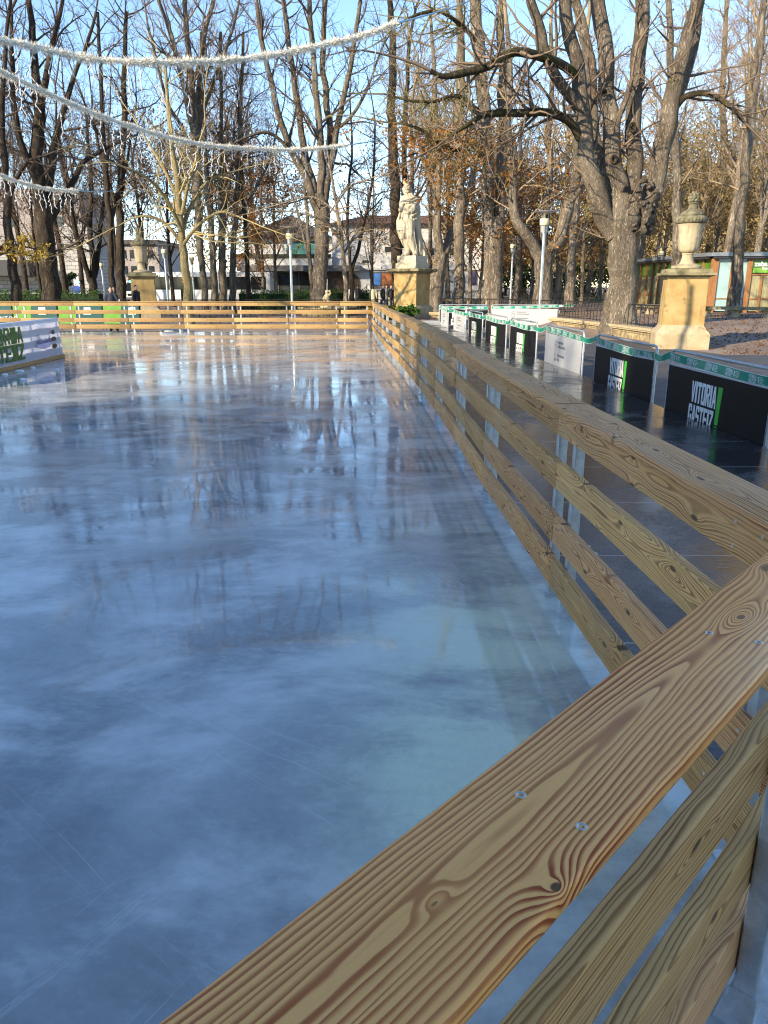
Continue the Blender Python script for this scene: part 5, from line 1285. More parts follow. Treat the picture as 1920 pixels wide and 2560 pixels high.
# --- pale yellow slim tree in front
yel = [
 [(470, 757, 24, 0), (465, 690, 21, 0), (458, 620, 19, .1), (452, 560, 17, .1), (446, 490, 16, .0), (438, 420, 14, -.1), (429, 350, 12, -.2), (420, 280, 10, -.2), (417, 210, 8, -.2), (412, 150, 6, -.2)],
 [(458, 590, 11, 0), (430, 520, 10, -.8), (395, 470, 8, -1.5), (360, 440, 7, -2.0), (330, 425, 5, -2.4)],
 [(456, 575, 11, .1), (480, 510, 10, .6), (510, 465, 8, 1.0), (550, 440, 6, 1.3), (580, 430, 4, 1.5)],
 [(452, 540, 10, 0), (472, 460, 9, -.6), (490, 400, 7, -1.0), (500, 350, 5, -1.2)],
 [(448, 505, 10, 0), (415, 430, 8, .6), (385, 380, 7, 1.0), (362, 345, 5, 1.3)],
 [(460, 610, 9, 0), (500, 560, 8, -.5), (550, 530, 6, -1.0), (590, 540, 4, -1.2)],
 [(460, 615, 9, 0), (415, 560, 8, .4), (370, 540, 6, .8), (330, 545, 4, 1.0)],
]
traced_tree('young_tree', 'slim pale yellow barked tree with wide spreading fine branches, left of centre', 36, yel, (M['bark_yellow'], M['twig_yellow']), 7, dict(rmin=.0055, dens=(5.0, 3.2, 2.0), up=-.005, ang=(25, 60)), side_len=(1.0, 2.7), side_dens=2.6, lev=2, k_trunk=10)
# (big tree trunk split below)
# --- others read off the photo
def single(name, label, D, pts, mats, seed, **kw):
    return traced_tree(name, label, D, [pts] if not isinstance(pts[0], list) else pts, mats, seed, **kw)
BG, BP, BD_, BL = M['bark_grey'], M['bark_pale'], M['bark_dark'], M['bark_lit']
TB, TD, TO, TT = M['twig_brown'], M['twig_dark'], M['twig_olive'], M['twig_tan']
rust = lambda f, lo=2, hi=9: ('leaf_rust', f, .10, .22, 3, lambda p: lo < p[2] < hi)
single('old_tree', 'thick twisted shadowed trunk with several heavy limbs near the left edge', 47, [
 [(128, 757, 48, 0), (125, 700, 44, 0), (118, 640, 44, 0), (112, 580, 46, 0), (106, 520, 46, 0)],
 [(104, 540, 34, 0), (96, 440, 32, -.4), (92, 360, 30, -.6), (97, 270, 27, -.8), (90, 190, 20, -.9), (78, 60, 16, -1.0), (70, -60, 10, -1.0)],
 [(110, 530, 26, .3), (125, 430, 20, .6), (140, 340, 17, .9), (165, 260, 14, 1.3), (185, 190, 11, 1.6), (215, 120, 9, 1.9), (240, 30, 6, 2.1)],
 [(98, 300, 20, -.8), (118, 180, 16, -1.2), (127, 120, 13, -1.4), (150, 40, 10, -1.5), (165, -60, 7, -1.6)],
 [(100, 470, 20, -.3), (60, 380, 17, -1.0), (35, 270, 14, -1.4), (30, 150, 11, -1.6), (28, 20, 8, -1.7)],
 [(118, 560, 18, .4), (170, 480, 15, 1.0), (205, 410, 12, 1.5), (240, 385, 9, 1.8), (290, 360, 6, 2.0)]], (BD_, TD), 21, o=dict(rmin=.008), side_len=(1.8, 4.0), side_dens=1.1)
single('leaning_tree', 'narrow trunk leaning left at the very left edge beside the yellow leaves', 44, [
 [(40, 757, 30, 0), (34, 690, 24, 0), (26, 620, 22, 0), (18, 540, 20, 0), (14, 440, 18, 0), (6, 330, 15, 0), (8, 200, 12, 0), (20, 60, 9, 0), (30, -60, 6, 0)],
 [(18, 500, 12, 0), (50, 430, 10, -.5), (75, 400, 8, -.8), (110, 390, 5, -1.0)]], (BD_, TD), 22, side_len=(1.5, 3.2), side_dens=1.3, o=dict(rmin=.007))
single('forked_tree', 'short trunk forking low into curved stems behind the phone caller', 58, [
 [(233, 757, 22, 0), (230, 720, 20, 0), (228, 695, 22, 0)],
 [(226, 705, 14, 0), (212, 660, 13, -.5), (195, 600, 12, -.8), (180, 540, 11, -1.0), (165, 460, 10, -1.1), (150, 380, 8, -1.2), (140, 290, 6, -1.2)],
 [(231, 700, 14, 0), (232, 640, 12, .2), (226, 570, 11, .3), (228, 480, 10, .5), (222, 380, 8, .5), (215, 270, 6, .6)],
 [(233, 700, 13, .2), (245, 650, 11, .6), (250, 580, 10, .9), (262, 490, 9, 1.2), (270, 380, 7, 1.4)]], (BD_, TD), 23, side_len=(1.8, 4.0), side_dens=1.2, o=dict(rmin=.009))
single('dark_tree', 'dark straight shadowed trunk just left of the left stone urn', 53, [
 [(280, 757, 18, 0), (278, 690, 16, 0), (276, 600, 15, 0), (270, 500, 14, 0), (262, 400, 13, 0), (255, 290, 11, 0), (250, 160, 9, 0), (244, 30, 7, 0)], [(274, 560, 9, 0), (300, 470, 8, .6), (320, 390, 6, 1.0), (330, 300, 5, 1.2)]], (BD_, TD), 24, side_len=(1.8, 4.0), side_dens=1.4, o=dict(rmin=.009))
single('dark_tree', 'thicker dark trunk directly behind the left stone urn', 55, [
 [(303, 757, 24, 0), (301, 690, 22, 0), (300, 600, 20, 0), (298, 500, 19, 0), (305, 400, 16, 0), (312, 290, 14, 0), (310, 160, 12, 0), (316, 30, 9, 0)], [(300, 540, 11, 0), (270, 450, 9, -.6), (245, 360, 7, -1.0), (230, 250, 5, -1.2)]], (BD_, TD), 25, side_len=(1.8, 4.2), side_dens=1.4, o=dict(rmin=.009), leaves=rust(.05))
single('bundle_tree', 'grey trunk splitting into a dense bundle of upright stems, behind the pale yellow tree', 51, [
 [(513, 757, 17, 0), (508, 690, 16, 0), (500, 620, 17, 0), (495, 540, 20, 0), (492, 440, 24, 0), (490, 340, 26, 0)],
 [(490, 380, 18, 0), (484, 250, 16, 0), (470, 120, 13, 0), (462, 0, 11, 0), (455, -120, 8, 0)],
 [(488, 360, 14, -.3), (462, 230, 13, -.6), (428, 90, 11, -.9), (392, -10, 9, -1.1), (370, -90, 7, -1.2)],
 [(494, 360, 15, .3), (500, 200, 14, .5), (512, 80, 12, .7), (538, -10, 10, .8), (550, -100, 7, .9)],
 [(490, 350, 12, .6), (520, 240, 11, .9), (555, 150, 9, 1.2), (585, 60, 7, 1.5), (605, -40, 5, 1.7)],
 [(489, 400, 10, -.5), (455, 320, 9, -1.0), (420, 260, 8, -1.4), (395, 170, 7, -1.7), (370, 60, 6, -1.9)]], (BG, TB), 26, side_len=(1.8, 4.2), side_dens=1.5, o=dict(rmin=.008, up=.05), leaves=('leaf_brown', .10, .10, .22, 2, lambda p: p[2] < 10))
for k, (u, w, l) in enumerate(((536, 17, 'first of the three clustered grey trunks right of the pale yellow tree'), (556, 20, 'middle of the three clustered grey trunks right of the pale yellow tree'), (579, 17, 'last of the three clustered grey trunks right of the pale yellow tree'))):
    lean = (-14, -2, 12)[k]
    single('grove_tree', l, 53 + k, [
     [(u, 757, w, 0), (u + lean * .2, 680, w * .95, 0), (u + lean * .4, 600, w * .85, 0), (u + lean, 500, w * .8, 0), (u + lean * 1.6, 380, w * .65, 0), (u + lean * 2, 240, w * .5, 0), (u + lean * 2.4, 80, w * .4, 0)],
     [(u + lean * .5, 560, w * .5, 0), (u + 40 * (k - 1) + 15, 480, w * .42, .6), (u + 70 * (k - 1) + 24, 400, w * .35, 1.0), (u + 90 * (k - 1) + 30, 300, w * .25, 1.2)]], (BG, TB), 30 + k, side_len=(1.8, 3.8), side_dens=1.6, o=dict(rmin=.009, up=.01), leaves=('leaf_rust', .20, .11, .25, 3, lambda p: 2.5 < p[2] < 9.5))
single('slim_tree', 'thin dark trunk between the three clustered trunks and the lamp', 55, [(620, 757, 14, 0), (619, 690, 12, 0), (616, 610, 11, 0), (610, 520, 10, 0), (602, 400, 8, 0), (596, 280, 6, 0), (590, 160, 4, 0)], (BD_, TB), 34, side_len=(1.8, 3.8), side_dens=1.9, o=dict(rmin=.009, up=0), leaves=('leaf_brown', .22, .11, .25, 3, lambda p: p[2] < 11))
single('slim_tree', 'thin double-stemmed trunk just left of the big central trunk', 52, [[(781, 757, 12, 0), (778, 690, 11, 0), (772, 620, 10, 0), (768, 540, 9, 0), (760, 450, 7, 0), (752, 360, 5, 0)], [(770, 640, 8, 0), (752, 560, 7, .5), (735, 500, 5, .8), (715, 460, 4, 1)]], (BG, TB), 35, side_len=(1.4, 2.6), side_dens=1.8, o=dict(rmin=.008, up=0))
single('young_tree', 'slender light grey young tree with long drooping side twigs, right of the central trunk', 43, [
 [(866, 757, 14, 0), (863, 700, 12, 0), (858, 640, 11, 0), (852, 580, 10, 0), (842, 520, 9, 0), (832, 460, 7, 0), (822, 400, 5, 0), (815, 350, 4, 0)],
 [(855, 610, 7, 0), (820, 560, 6, -.6), (780, 540, 5, -1.1), (735, 530, 3, -1.4)], [(856, 640, 7, 0), (885, 590, 6, .5), (905, 570, 5, .8), (925, 580, 3, 1)],
 [(845, 535, 6, 0), (800, 500, 5, .5), (760, 492, 4, .8), (700, 510, 3, 1)], [(840, 510, 6, 0), (870, 470, 5, -.4), (900, 455, 4, -.7)]], (BP, TT), 36, side_len=(.7, 1.8), side_dens=2.4, o=dict(rmin=.0055, up=-.01), k_trunk=8, leaves=('leaf_rust', .05, .08, .12, 2, None))
single('forked_tree', 'slim tree forking in a tall V left of the statue', 54, [
 [(880, 757, 13, 0), (879, 710, 12, 0), (878, 670, 13, 0)], [(877, 675, 9, 0), (872, 620, 8, -.3), (868, 550, 8, -.5), (872, 470, 7, -.7), (880, 370, 6, -.8), (876, 270, 4, -.8)],
 [(879, 675, 10, 0), (896, 620, 9, .3), (910, 560, 8, .6), (925, 490, 7, .9), (935, 410, 6, 1.1), (938, 310, 4, 1.2)]], (BD_, TD), 37, side_len=(1.4, 3.0), side_dens=1.6, o=dict(rmin=.008))
single('tall_tree', 'very tall straight dark trunk directly behind the statue', 58, [[(996, 757, 32, 0), (994, 680, 30, 0), (990, 600, 29, 0), (988, 500, 27, 0), (984, 400, 25, 0), (980, 280, 22, 0), (984, 150, 19, 0), (976, 20, 15, 0), (972, -100, 11, 0)], [(1010, 620, 14, 1), (1012, 500, 14, 1.2), (1010, 380, 13, 1.3), (1016, 240, 11, 1.4), (1024, 90, 9, 1.5)]], (BD_, TD), 38, side_len=(1.8, 3.8), side_dens=1.0, o=dict(rmin=.009), leaves=rust(.12, 6, 14))
single('leaning_tree', 'sunlit trunk leaning right and forking, just right of the statue', 52, [
 [(1083, 755, 42, 0), (1090, 710, 35, 0), (1098, 665, 33, 0), (1105, 628, 34, 0)], [(1100, 640, 24, 0), (1096, 590, 22, -.3), (1092, 520, 20, -.5), (1098, 430, 17, -.7), (1092, 330, 14, -.8), (1086, 200, 11, -.9), (1078, 60, 8, -1)],
 [(1108, 635, 22, 0), (1122, 600, 20, .4), (1150, 540, 17, .9), (1175, 470, 14, 1.3), (1190, 380, 12, 1.5), (1210, 270, 9, 1.7)], [(1094, 480, 12, -.5), (1065, 420, 10, -.9), (1045, 340, 8, -1.1), (1030, 250, 6, -1.2)]], (BL, TT), 39, side_len=(1.4, 3.2), side_dens=1.3, o=dict(rmin=.008, up=.01), leaves=rust(.30, 2.5, 11))
single('straight_tree', 'straight sunlit trunk right of the leaning tree, beyond the back barriers', 49, [(1146, 762, 30, 0), (1147, 700, 28, 0), (1148, 620, 27, 0), (1150, 520, 27, 0), (1151, 420, 26, 0), (1148, 300, 25, 0), (1153, 160, 22, 0), (1150, 20, 19, 0), (1146, -110, 14, 0)], (BL, TT), 40, side_len=(1.2, 3.0), side_dens=1.3, o=dict(rmin=.008, up=-.02), leaves=rust(.34, 3, 12))
single('twin_tree', 'massive sunlit trunk dividing into two straight stems, left of the tall lamp', 46, [
 [(1230, 764, 52, 0), (1231, 700, 47, 0), (1234, 640, 48, 0), (1236, 580, 52, 0), (1236, 545, 54, 0)],
 [(1224, 570, 32, 0), (1218, 480, 31, -.3), (1216, 360, 33, -.4), (1206, 230, 32, -.4), (1196, 100, 30, -.4), (1186, -10, 27, -.4), (1180, -120, 22, -.4)],
 [(1247, 570, 30, 0), (1252, 470, 27, .3), (1254, 350, 25, .4), (1258, 200, 23, .5), (1250, 70, 20, .5), (1262, -40, 16, .5)],
 [(1214, 300, 12, -.4), (1170, 250, 10, -1.0), (1130, 240, 9, -1.5), (1080, 255, 8, -2.0), (1020, 250, 6, -2.5), (960, 235, 4, -2.9)],
 [(1215, 350, 12, -.4), (1180, 330, 11, -1.2), (1160, 375, 10, -1.8), (1110, 365, 9, -2.4), (1062, 330, 8, -3.0), (1010, 310, 5, -3.5)],
 [(1198, 110, 12, -.4), (1150, 60, 11, -1.2), (1100, 30, 9, -1.8), (1050, 35, 8, -2.4), (1005, 55, 5, -2.9)]], (BL, TO), 41, side_len=(1.2, 3.0), side_dens=1.9, o=dict(rmin=.0075, up=-.03, ang=(30, 75)), moss_limbs=(3, 4, 5), leaves=rust(.30, 2.5, 9.5))
single('forked_tree', 'broad V-shaped tree behind the tall lamp, two thick limbs spreading', 45, [
 [(1357, 766, 50, 0), (1357, 710, 44, 0), (1358, 660, 46, 0), (1360, 625, 54, 0)],
 [(1350, 645, 30, 0), (1325, 600, 28, -.3), (1290, 555, 25, -.6), (1284, 490, 22, -.8), (1280, 420, 20, -.9), (1270, 320, 17, -1.0), (1276, 200, 14, -1.0), (1268, 60, 11, -1.0)],
 [(1368, 640, 32, 0), (1395, 600, 30, .2), (1415, 545, 30, .3), (1428, 480, 27, .4), (1445, 430, 24, .5), (1440, 330, 20, .6), (1452, 210, 16, .7), (1465, 80, 12, .8)],
 [(1360, 625, 22, .2), (1363, 540, 20, .5), (1374, 450, 18, .7), (1372, 340, 15, .9), (1380, 200, 12, 1.0), (1376, 60, 9, 1.1)],
 [(1422, 510, 14, .2), (1450, 470, 12, -.2), (1470, 400, 10, -.5)]], (BG, TT), 42, side_len=(1.2, 3.0), side_dens=1.3, o=dict(rmin=.0075), leaves=('leaf_rust', .10, .10, .22, 3, lambda p: p[2] < 8))
single('grove_tree', 'sunlit trunk between the V-shaped tree and the huge burled tree', 56, [[(1422, 757, 30, 0), (1424, 700, 26, 0), (1428, 640, 22, 0), (1436, 560, 18, 0), (1446, 470, 15, 0), (1455, 360, 12, 0)], [(1428, 650, 12, 0), (1450, 590, 10, .5), (1475, 540, 8, .8)]], (BL, TT), 43, side_len=(1.4, 3.0), side_dens=1.6, o=dict(rmin=.009), leaves=('leaf_gold', .25, .11, .25, 3, None))
single('grove_tree', 'tall brown trunk rising behind the large urn', 40, [(1690, 770, 26, 0), (1690, 700, 25, 0), (1692, 600, 24, 0), (1694, 480, 22, 0), (1688, 360, 20, 0), (1680, 240, 18, 0), (1676, 100, 16, 0), (1668, -40, 13, 0)], (BG, TT), 44, side_len=(1.0, 2.6), side_dens=1.7, o=dict(rmin=.007), zbase=.15)
single('grove_tree', 'pale sunlit trunk right of the urn, rising over the kiosk roof', 62, [(1788, 770, 24, 0), (1790, 700, 24, 0), (1794, 610, 23, 0), (1800, 500, 21, 0), (1812, 380, 18, 0), (1806, 250, 15, 0), (1812, 100, 12, 0), (1820, -40, 9, 0)], (BP, TT), 45, side_len=(1.6, 3.4), side_dens=1.7, o=dict(rmin=.009))
single('leaning_tree', 'grey trunk leaning right in front of the kiosk door', 40.5, [(1832, 773, 34, 0), (1838, 720, 29, 0), (1844, 650, 26, 0), (1850, 560, 25, 0), (1858, 470, 23, 0), (1870, 360, 22, 0), (1885, 230, 20, 0), (1903, 80, 18, 0), (1915, -50, 14, 0)], (BG, TT), 46, side_len=(1.0, 2.6), side_dens=1.7, o=dict(rmin=.007), zbase=.15)
# leafy golden twig spray at the left edge
g_, tp_, of_ = single('golden_tree', 'small tree keeping golden leaves beside the left edge trunks', 40, [[(-28, 757, 14, 0), (-26, 690, 12, 0), (-20, 640, 10, 0)], [(-22, 645, 8, 0), (10, 612, 6, 0), (45, 614, 5, -.1), (85, 622, 3, -.2), (118, 632, 2, -.2)], [(-22, 650, 7, 0), (5, 634, 6, .1), (40, 634, 4, .15), (80, 640, 3, .2)]], (BD_, TD), 47, side_len=(.25, .55), side_dens=4.5, lev=1, extra_top=False, o=dict(rmin=.006, up=.0), leaves=('leaf_gold', .95, .085, .10, 5, lambda p: p[2] > 2.2))

# --- background grove: a few bare trees grown once and placed many times
def proto(seed, h, r, o, lowleaf=None, fork=.3, nl=13, spread=(18, 45)):
    rg = random.Random(seed); oo = dict(OPT); oo.update(o); tr = Acc(); cr = Acc(); tips = []
    P, d = walk(np.array([0, 0, -.3]), np.array([0, 0, 1.0]), h * .72, 9, rg, .035, .02); Rd = np.linspace(r, r * .42, 10); Rd[0] *= 1.3
    P2, R2 = densify(list(P), list(Rd), 3); tr.tube(P2, R2, 9)
    for k in range(nl):
        t = fork + (1 - fork) * (k + rg.random() * .7) / nl; t = min(t, .98); i = min(8, int(t * 9)); f = t * 9 - i; q = P[i] * (1-f) + P[i+1] * f; dd = P[i+1] - P[i]; dd /= np.linalg.norm(dd)
        L = h * rg.uniform(.22, .36) * (1.15 - .5 * t); rr = Rd[i] * rg.uniform(.32, .5)
        cd = perp_dir(dd, R(rg.uniform(*spread)), rg); Pb, dl = walk(q, cd, L, 6, rg, .07, .05); Rb = np.linspace(rr, rr * .35, 7); tr.tube(Pb, Rb, 6)
        for m in range(int(L * 1.25)):
            s = rg.uniform(.2, 1) * 6; j = min(5, int(s)); g = s - j; qq = Pb[j] * (1-g) + Pb[j+1] * g; bd = Pb[j+1] - Pb[j]; bd /= np.linalg.norm(bd)
            grow(cr, qq, perp_dir(bd, R(rg.uniform(25, 65)), rg), rg.uniform(1.6, 3.2), .022, 2, rg, oo, tips)
        grow(cr, Pb[-1], dl, 2.4, rr * .35, 2, rg, oo, tips)
    grow(cr, P[-1], d, 3.0, r * .4, 3, rg, oo, tips)
    a = tr.mesh('trunk'); a.shade_smooth(); b = cr.mesh('crown'); c = None
    if lowleaf: c = leaf_mesh('leaves', [t for t in tips if rg.random() < lowleaf[0]], rg, .11, .25, lowleaf[1])
    return a, b, c
PR = [proto(101, 17, .21, dict(rmin=.008, dens=(5.8, 3.4, 1.7))), proto(102, 19, .24, dict(rmin=.008, dens=(5.8, 3.4, 1.7)), spread=(12, 32)), proto(103, 15, .18, dict(rmin=.008, dens=(5.8, 3.4, 1.7)), (.16, 2), fork=.22), proto(104, 20, .25, dict(rmin=.008, dens=(5.8, 3.3, 1.6)), fork=.42, spread=(15, 40)), proto(105, 13, .16, dict(rmin=.008, dens=(5.8, 3.5, 1.8)), (.35, 3), fork=.18, spread=(30, 65))]
PM = {}
def bgtree(k, u, D, sc, rz, label, group, bark, twig, leaf='leaf_brown', name='bare_tree'):
    p = at_y(u, 713, D); z = gz(p.x, p.y)
    r = thing(name, label, 'tree', (p.x, p.y, z - .05), rz, group); r.scale = (sc, sc, sc)
    for nm, i, mt in (('trunk', 0, bark), ('crown', 1, twig), ('leaves', 2, leaf)):
        if PR[k][i] is None: continue
        key = (k, i, mt)
        if key not in PM:
            me = PR[k][i].copy(); me.materials.append(M[mt]); PM[key] = me
        o = bpy.data.objects.new(nm, PM[key]); COL.objects.link(o); o.parent = r
rg = random.Random(77)
GL = ('bare tree in the shadowed grove behind the far left fence', 'background trees at the left')
GC = ('bare tree standing in front of the white building', 'background trees before the white building')
GR = ('bare sunlit tree in the far grove right of the statue', 'background trees right of the statue')
GK = ('bare sunlit tree behind the kiosk and church side', 'background trees behind the kiosk')
for k, u, D, sc, g in ((0, -60, 62, 1.0, GL), (1, 62, 66, 1.1, GL), (3, 165, 64, 1.05, GL), (0, 205, 72, 1.1, GL), (2, 365, 62, 1.1, GL), (2, 430, 66, 1.0, GL), (0, 300, 80, 1.2, GL), (2, 100, 60, .9, GL),
                       (2, 540, 68, 1.1, GC), (4, 655, 60, .95, GC), (2, 690, 70, 1.0, GC), (1, 560, 76, 1.2, GC), (2, 930, 68, .95, GC), (3, 655, 78, 1.15, GC)):
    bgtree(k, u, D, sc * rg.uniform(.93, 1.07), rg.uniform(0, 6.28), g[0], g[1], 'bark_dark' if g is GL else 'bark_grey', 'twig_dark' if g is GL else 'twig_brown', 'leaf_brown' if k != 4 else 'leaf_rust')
for k, u, D, sc, g in ((3, 1036, 66, 1.1, GR), (1, 1070, 74, 1.1, GR), (2, 1175, 66, 1.0, GR), (0, 1120, 70, 1.15, GR), (4, 1200, 62, 1.0, GR), (1, 1290, 66, 1.1, GR), (4, 1300, 72, 1.0, GR), (3, 1395, 66, 1.1, GR), (2, 1330, 76, 1.1, GR), (4, 1455, 64, 1.0, GR), (1, 1470, 72, 1.1, GR), (4, 1250, 84, 1.2, GR), (4, 1400, 86, 1.2, GR), (2, 1500, 80, 1.2, GR), (0, 1225, 90, 1.3, GR),
                       (1, 1590, 62, 1.05, GK), (4, 1640, 66, 1.0, GK), (0, 1655, 74, 1.1, GK), (2, 1735, 60, 1.0, GK), (4, 1760, 70, 1.15, GK), (4, 1840, 64, 1.1, GK), (3, 1830, 76, 1.1, GK), (4, 1905, 60, 1.05, GK), (1, 1940, 70, 1.1, GK), (4, 1690, 80, 1.3, GK), (2, 1880, 82, 1.2, GK), (4, 1990, 72, 1.2, GK), (0, 2040, 62, 1.1, GK), (4, 1560, 82, 1.25, GK), (0, 1880, 52, 1.2, GK), (1, 1925, 56, 1.25, GK), (3, 1800, 56, 1.15, GK)):
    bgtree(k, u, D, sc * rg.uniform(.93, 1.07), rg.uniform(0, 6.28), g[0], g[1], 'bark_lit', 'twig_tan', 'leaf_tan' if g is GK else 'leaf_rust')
# rows of trees out of frame at the left whose shadows fall across the rink and the plaza
for k, x, y, sc in ((0, -31, 2, .95), (3, -37, 16, 1.0), (3, -32, 27, .95), (0, -24, 41, .9), (3, -28, -11, .9), (1, -24, -6, .9), (3, -30, -5, 1.0)):  # last three added to break the straight shadow edge of the block
    r = thing('bare_tree', 'bare plaza tree out of view left of the rink', 'tree', (x, y, gz(x, y) - .05), rg.uniform(0, 6.28), 'plaza trees left of the rink'); r.scale = (sc,) * 3
    for nm, i, mt in (('trunk', 0, 'bark_dark'), ('crown', 1, 'twig_dark')):
        key = (k, i, mt)
        if key not in PM: me = PR[k][i].copy(); me.materials.append(M[mt]); PM[key] = me
        o = bpy.data.objects.new(nm, PM[key]); COL.objects.link(o); o.parent = r
# --- hedges and evergreen shrubs
def hedge(name, label, cat, pts, h, wd, mat, seed, leaf=.07, dens=260, group=None):
    rg = random.Random(seed); P = [np.array(p, float) for p in pts]; b = P[0]; z = gz(b[0], b[1])
    r = thing(name, label, cat, (b[0], b[1], z), 0, group); L = sum(np.linalg.norm(q - p) for p, q in zip(P, P[1:])); V = []; core = MB()
    strip(core, [tuple(p - b) for p in P], -wd * .36, wd * .36, -.1, h * .86); core.build('stems', M['leaf_dark'], r, fixn=True)
    pts3 = []
    for p, q in zip(P, P[1:]):
        l = np.linalg.norm(q - p); d = (q - p) / l; nr = np.array([d[1], -d[0]])
        for _ in range(int(l * dens)):
            t = rg.random() * l; a = rg.uniform(-1, 1); zz = rg.random() ** .6 * h * (1 + .07 * math.sin(t * 2.2 + seed) + .05 * math.sin(t * 5.1))
            side = rg.choice((-1, 1)) if rg.random() < .6 else a
            c = p - b + d * t + nr * side * wd / 2 * (.9 + .15 * rg.random()); pts3.append((np.array([c[0], c[1], zz if abs(side) == 1 else h * rg.uniform(.82, 1.06)]), None))
    link('foliage', leaf_mesh('foliage', pts3, rg, leaf, .03, 1), M[mat], r)
a = at_y(600, 740, 55.5); b = at_y(780, 740, 55.5); c = at_y(828, 740, 62); d = at_y(945, 740, 62)
hedge('laurel_hedge', 'clipped green laurel hedge left of the central tree, behind the far fence', 'hedge', [(a.x, a.y), (b.x, b.y)], 1.35, 1.2, 'leaf_green', 1)
hedge('laurel_hedge', 'green laurel hedge right of the small fountain, behind the people', 'hedge', [(c.x, c.y), (d.x, d.y)], 1.35, 1.2, 'leaf_green', 2)
a = at_y(-60, 740, 57); b = at_y(252, 740, 57)
hedge('laurel_hedge', 'dark shaded hedge before the stone building at the left', 'hedge', [(a.x, a.y), (b.x, b.y)], 1.35, 1.2, 'leaf_green', 3, dens=200)
def shrub(u, D, h, wd, mat, seed, label, group=None, name='evergreen_shrub', n=1500):
    p = at_y(u, 713, D); z = gz(p.x, p.y); rg = random.Random(seed); r = thing(name, label, 'shrub', (p.x, p.y, z), 0, group); pts = []; st = Acc()
    for k in range(9): Pb, dl = walk(np.array([rg.uniform(-.2, .2), rg.uniform(-.2, .2), -.1]), perp_dir(np.array([0, 0, 1.0]), R(rg.uniform(5, 35)), rg), h * .8, 5, rg, .12, .05); st.tube(Pb, np.linspace(.05, .012, 6), 4)
    link('stems', st.mesh('stems'), M['bark_dark'], r); lob = [(rg.gauss(0, wd * .3), rg.gauss(0, wd * .3), h * rg.uniform(.25, .8), rg.uniform(.25, .5)) for _ in range(14)]
    for _ in range(n):
        x, y, zz, s = rg.choice(lob); v = np.array([rg.gauss(0, 1), rg.gauss(0, 1), rg.gauss(0, 1)]); v /= np.linalg.norm(v); pts.append((np.array([x, y, zz]) + v * s * wd * .5 * rg.uniform(.55, 1.05) * np.array([1, 1, .8]), None))
    link('foliage', leaf_mesh('foliage', [(np.array([p_[0], p_[1], max(.05, p_[2])]), d_) for p_, d_ in pts], rg, max(.13, h * .026), .05, 1), M[mat], r)
for k, (u, D, h, wd) in enumerate(((1170, 88, 4.5, 5), (1255, 92, 5.5, 6), (1300, 104, 6, 7), (1345, 94, 5, 6), (1395, 106, 6, 7), (1450, 98, 5.5, 6), (1490, 90, 4, 5), (1560, 88, 4.5, 6))):
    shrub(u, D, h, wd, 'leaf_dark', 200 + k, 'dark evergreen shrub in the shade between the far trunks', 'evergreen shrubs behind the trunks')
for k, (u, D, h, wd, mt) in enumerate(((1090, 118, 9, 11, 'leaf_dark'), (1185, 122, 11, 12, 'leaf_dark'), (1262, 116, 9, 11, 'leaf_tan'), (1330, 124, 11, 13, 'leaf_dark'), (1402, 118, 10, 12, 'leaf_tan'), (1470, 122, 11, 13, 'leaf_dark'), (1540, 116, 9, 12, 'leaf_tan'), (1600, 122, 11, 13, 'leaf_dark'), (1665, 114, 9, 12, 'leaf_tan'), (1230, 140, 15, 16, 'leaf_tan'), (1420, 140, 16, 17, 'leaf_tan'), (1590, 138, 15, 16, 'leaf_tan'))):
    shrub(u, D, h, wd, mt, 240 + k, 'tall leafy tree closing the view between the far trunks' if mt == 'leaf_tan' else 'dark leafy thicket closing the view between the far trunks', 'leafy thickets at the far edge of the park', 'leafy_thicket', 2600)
shrub(162, 72, 3.6, 1.6, 'leaf_dark', 210, 'dark conical evergreen beside the stone building wall', n=1600)
for k, (u, D) in enumerate(((1000, 42.2), (975, 41.6), (955, 42.4), (1012, 41.4))):
    shrub(u, D, .75, 1.0, 'leaf_green' if k % 2 else 'leaf_gold', 220 + k, 'low leafy bed plant at the foot of the statue pedestal', 'low plants by the statue', 'bed_plant', 420)
for k, (x, y, h_, w2) in enumerate(((-21.5, -8.6, 14, 6.5), (-26.5, -12.2, 15, 6.5), (-17.5, -5.6, 10, 5))):  # unseen evergreens added to make the block's shadow edge ragged
    rg2 = random.Random(300 + k); r = thing('shade_edge_tree', ('tall', 'taller', 'smaller')[k] + ' evergreen tree added out of view to fray the shadow edge of the block', 'tree', (x, y, -.25)); st = Acc()
    Pb, dl = walk(np.array([0, 0, -.2]), np.array([0, 0, 1.0]), h_ * .9, 8, rg2, .03, .02); st.tube(Pb, np.linspace(.22, .04, 9), 8); link('trunk', st.mesh('trunk'), M['bark_dark'], r)
    pts = []
    for _ in range(2300):
        zz = h_ * (.2 + .8 * rg2.random()); rr = w2 * .5 * (1.12 - zz / h_) * 1.2 * math.sqrt(rg2.random()); a_ = rg2.uniform(0, 6.283); pts.append((np.array([rr * math.cos(a_), rr * math.sin(a_), zz]), None))
    link('crown', leaf_mesh('crown', pts, rg2, .30, .15, 1), M['leaf_dark'], r)
for k, (u, D, sc) in enumerate(((2150, 58, 1.1), (2260, 66, 1.2), (2400, 60, 1.1), (2550, 70, 1.2), (2750, 62, 1.1), (2980, 64, 1.2), (3300, 60, 1.1))):
    bgtree((0, 1, 3, 2)[k % 4], u, D, sc, k * 1.3, 'bare tree out of view to the right of the kiosk', 'background trees right of the kiosk', 'bark_lit', 'twig_tan', 'leaf_tan')
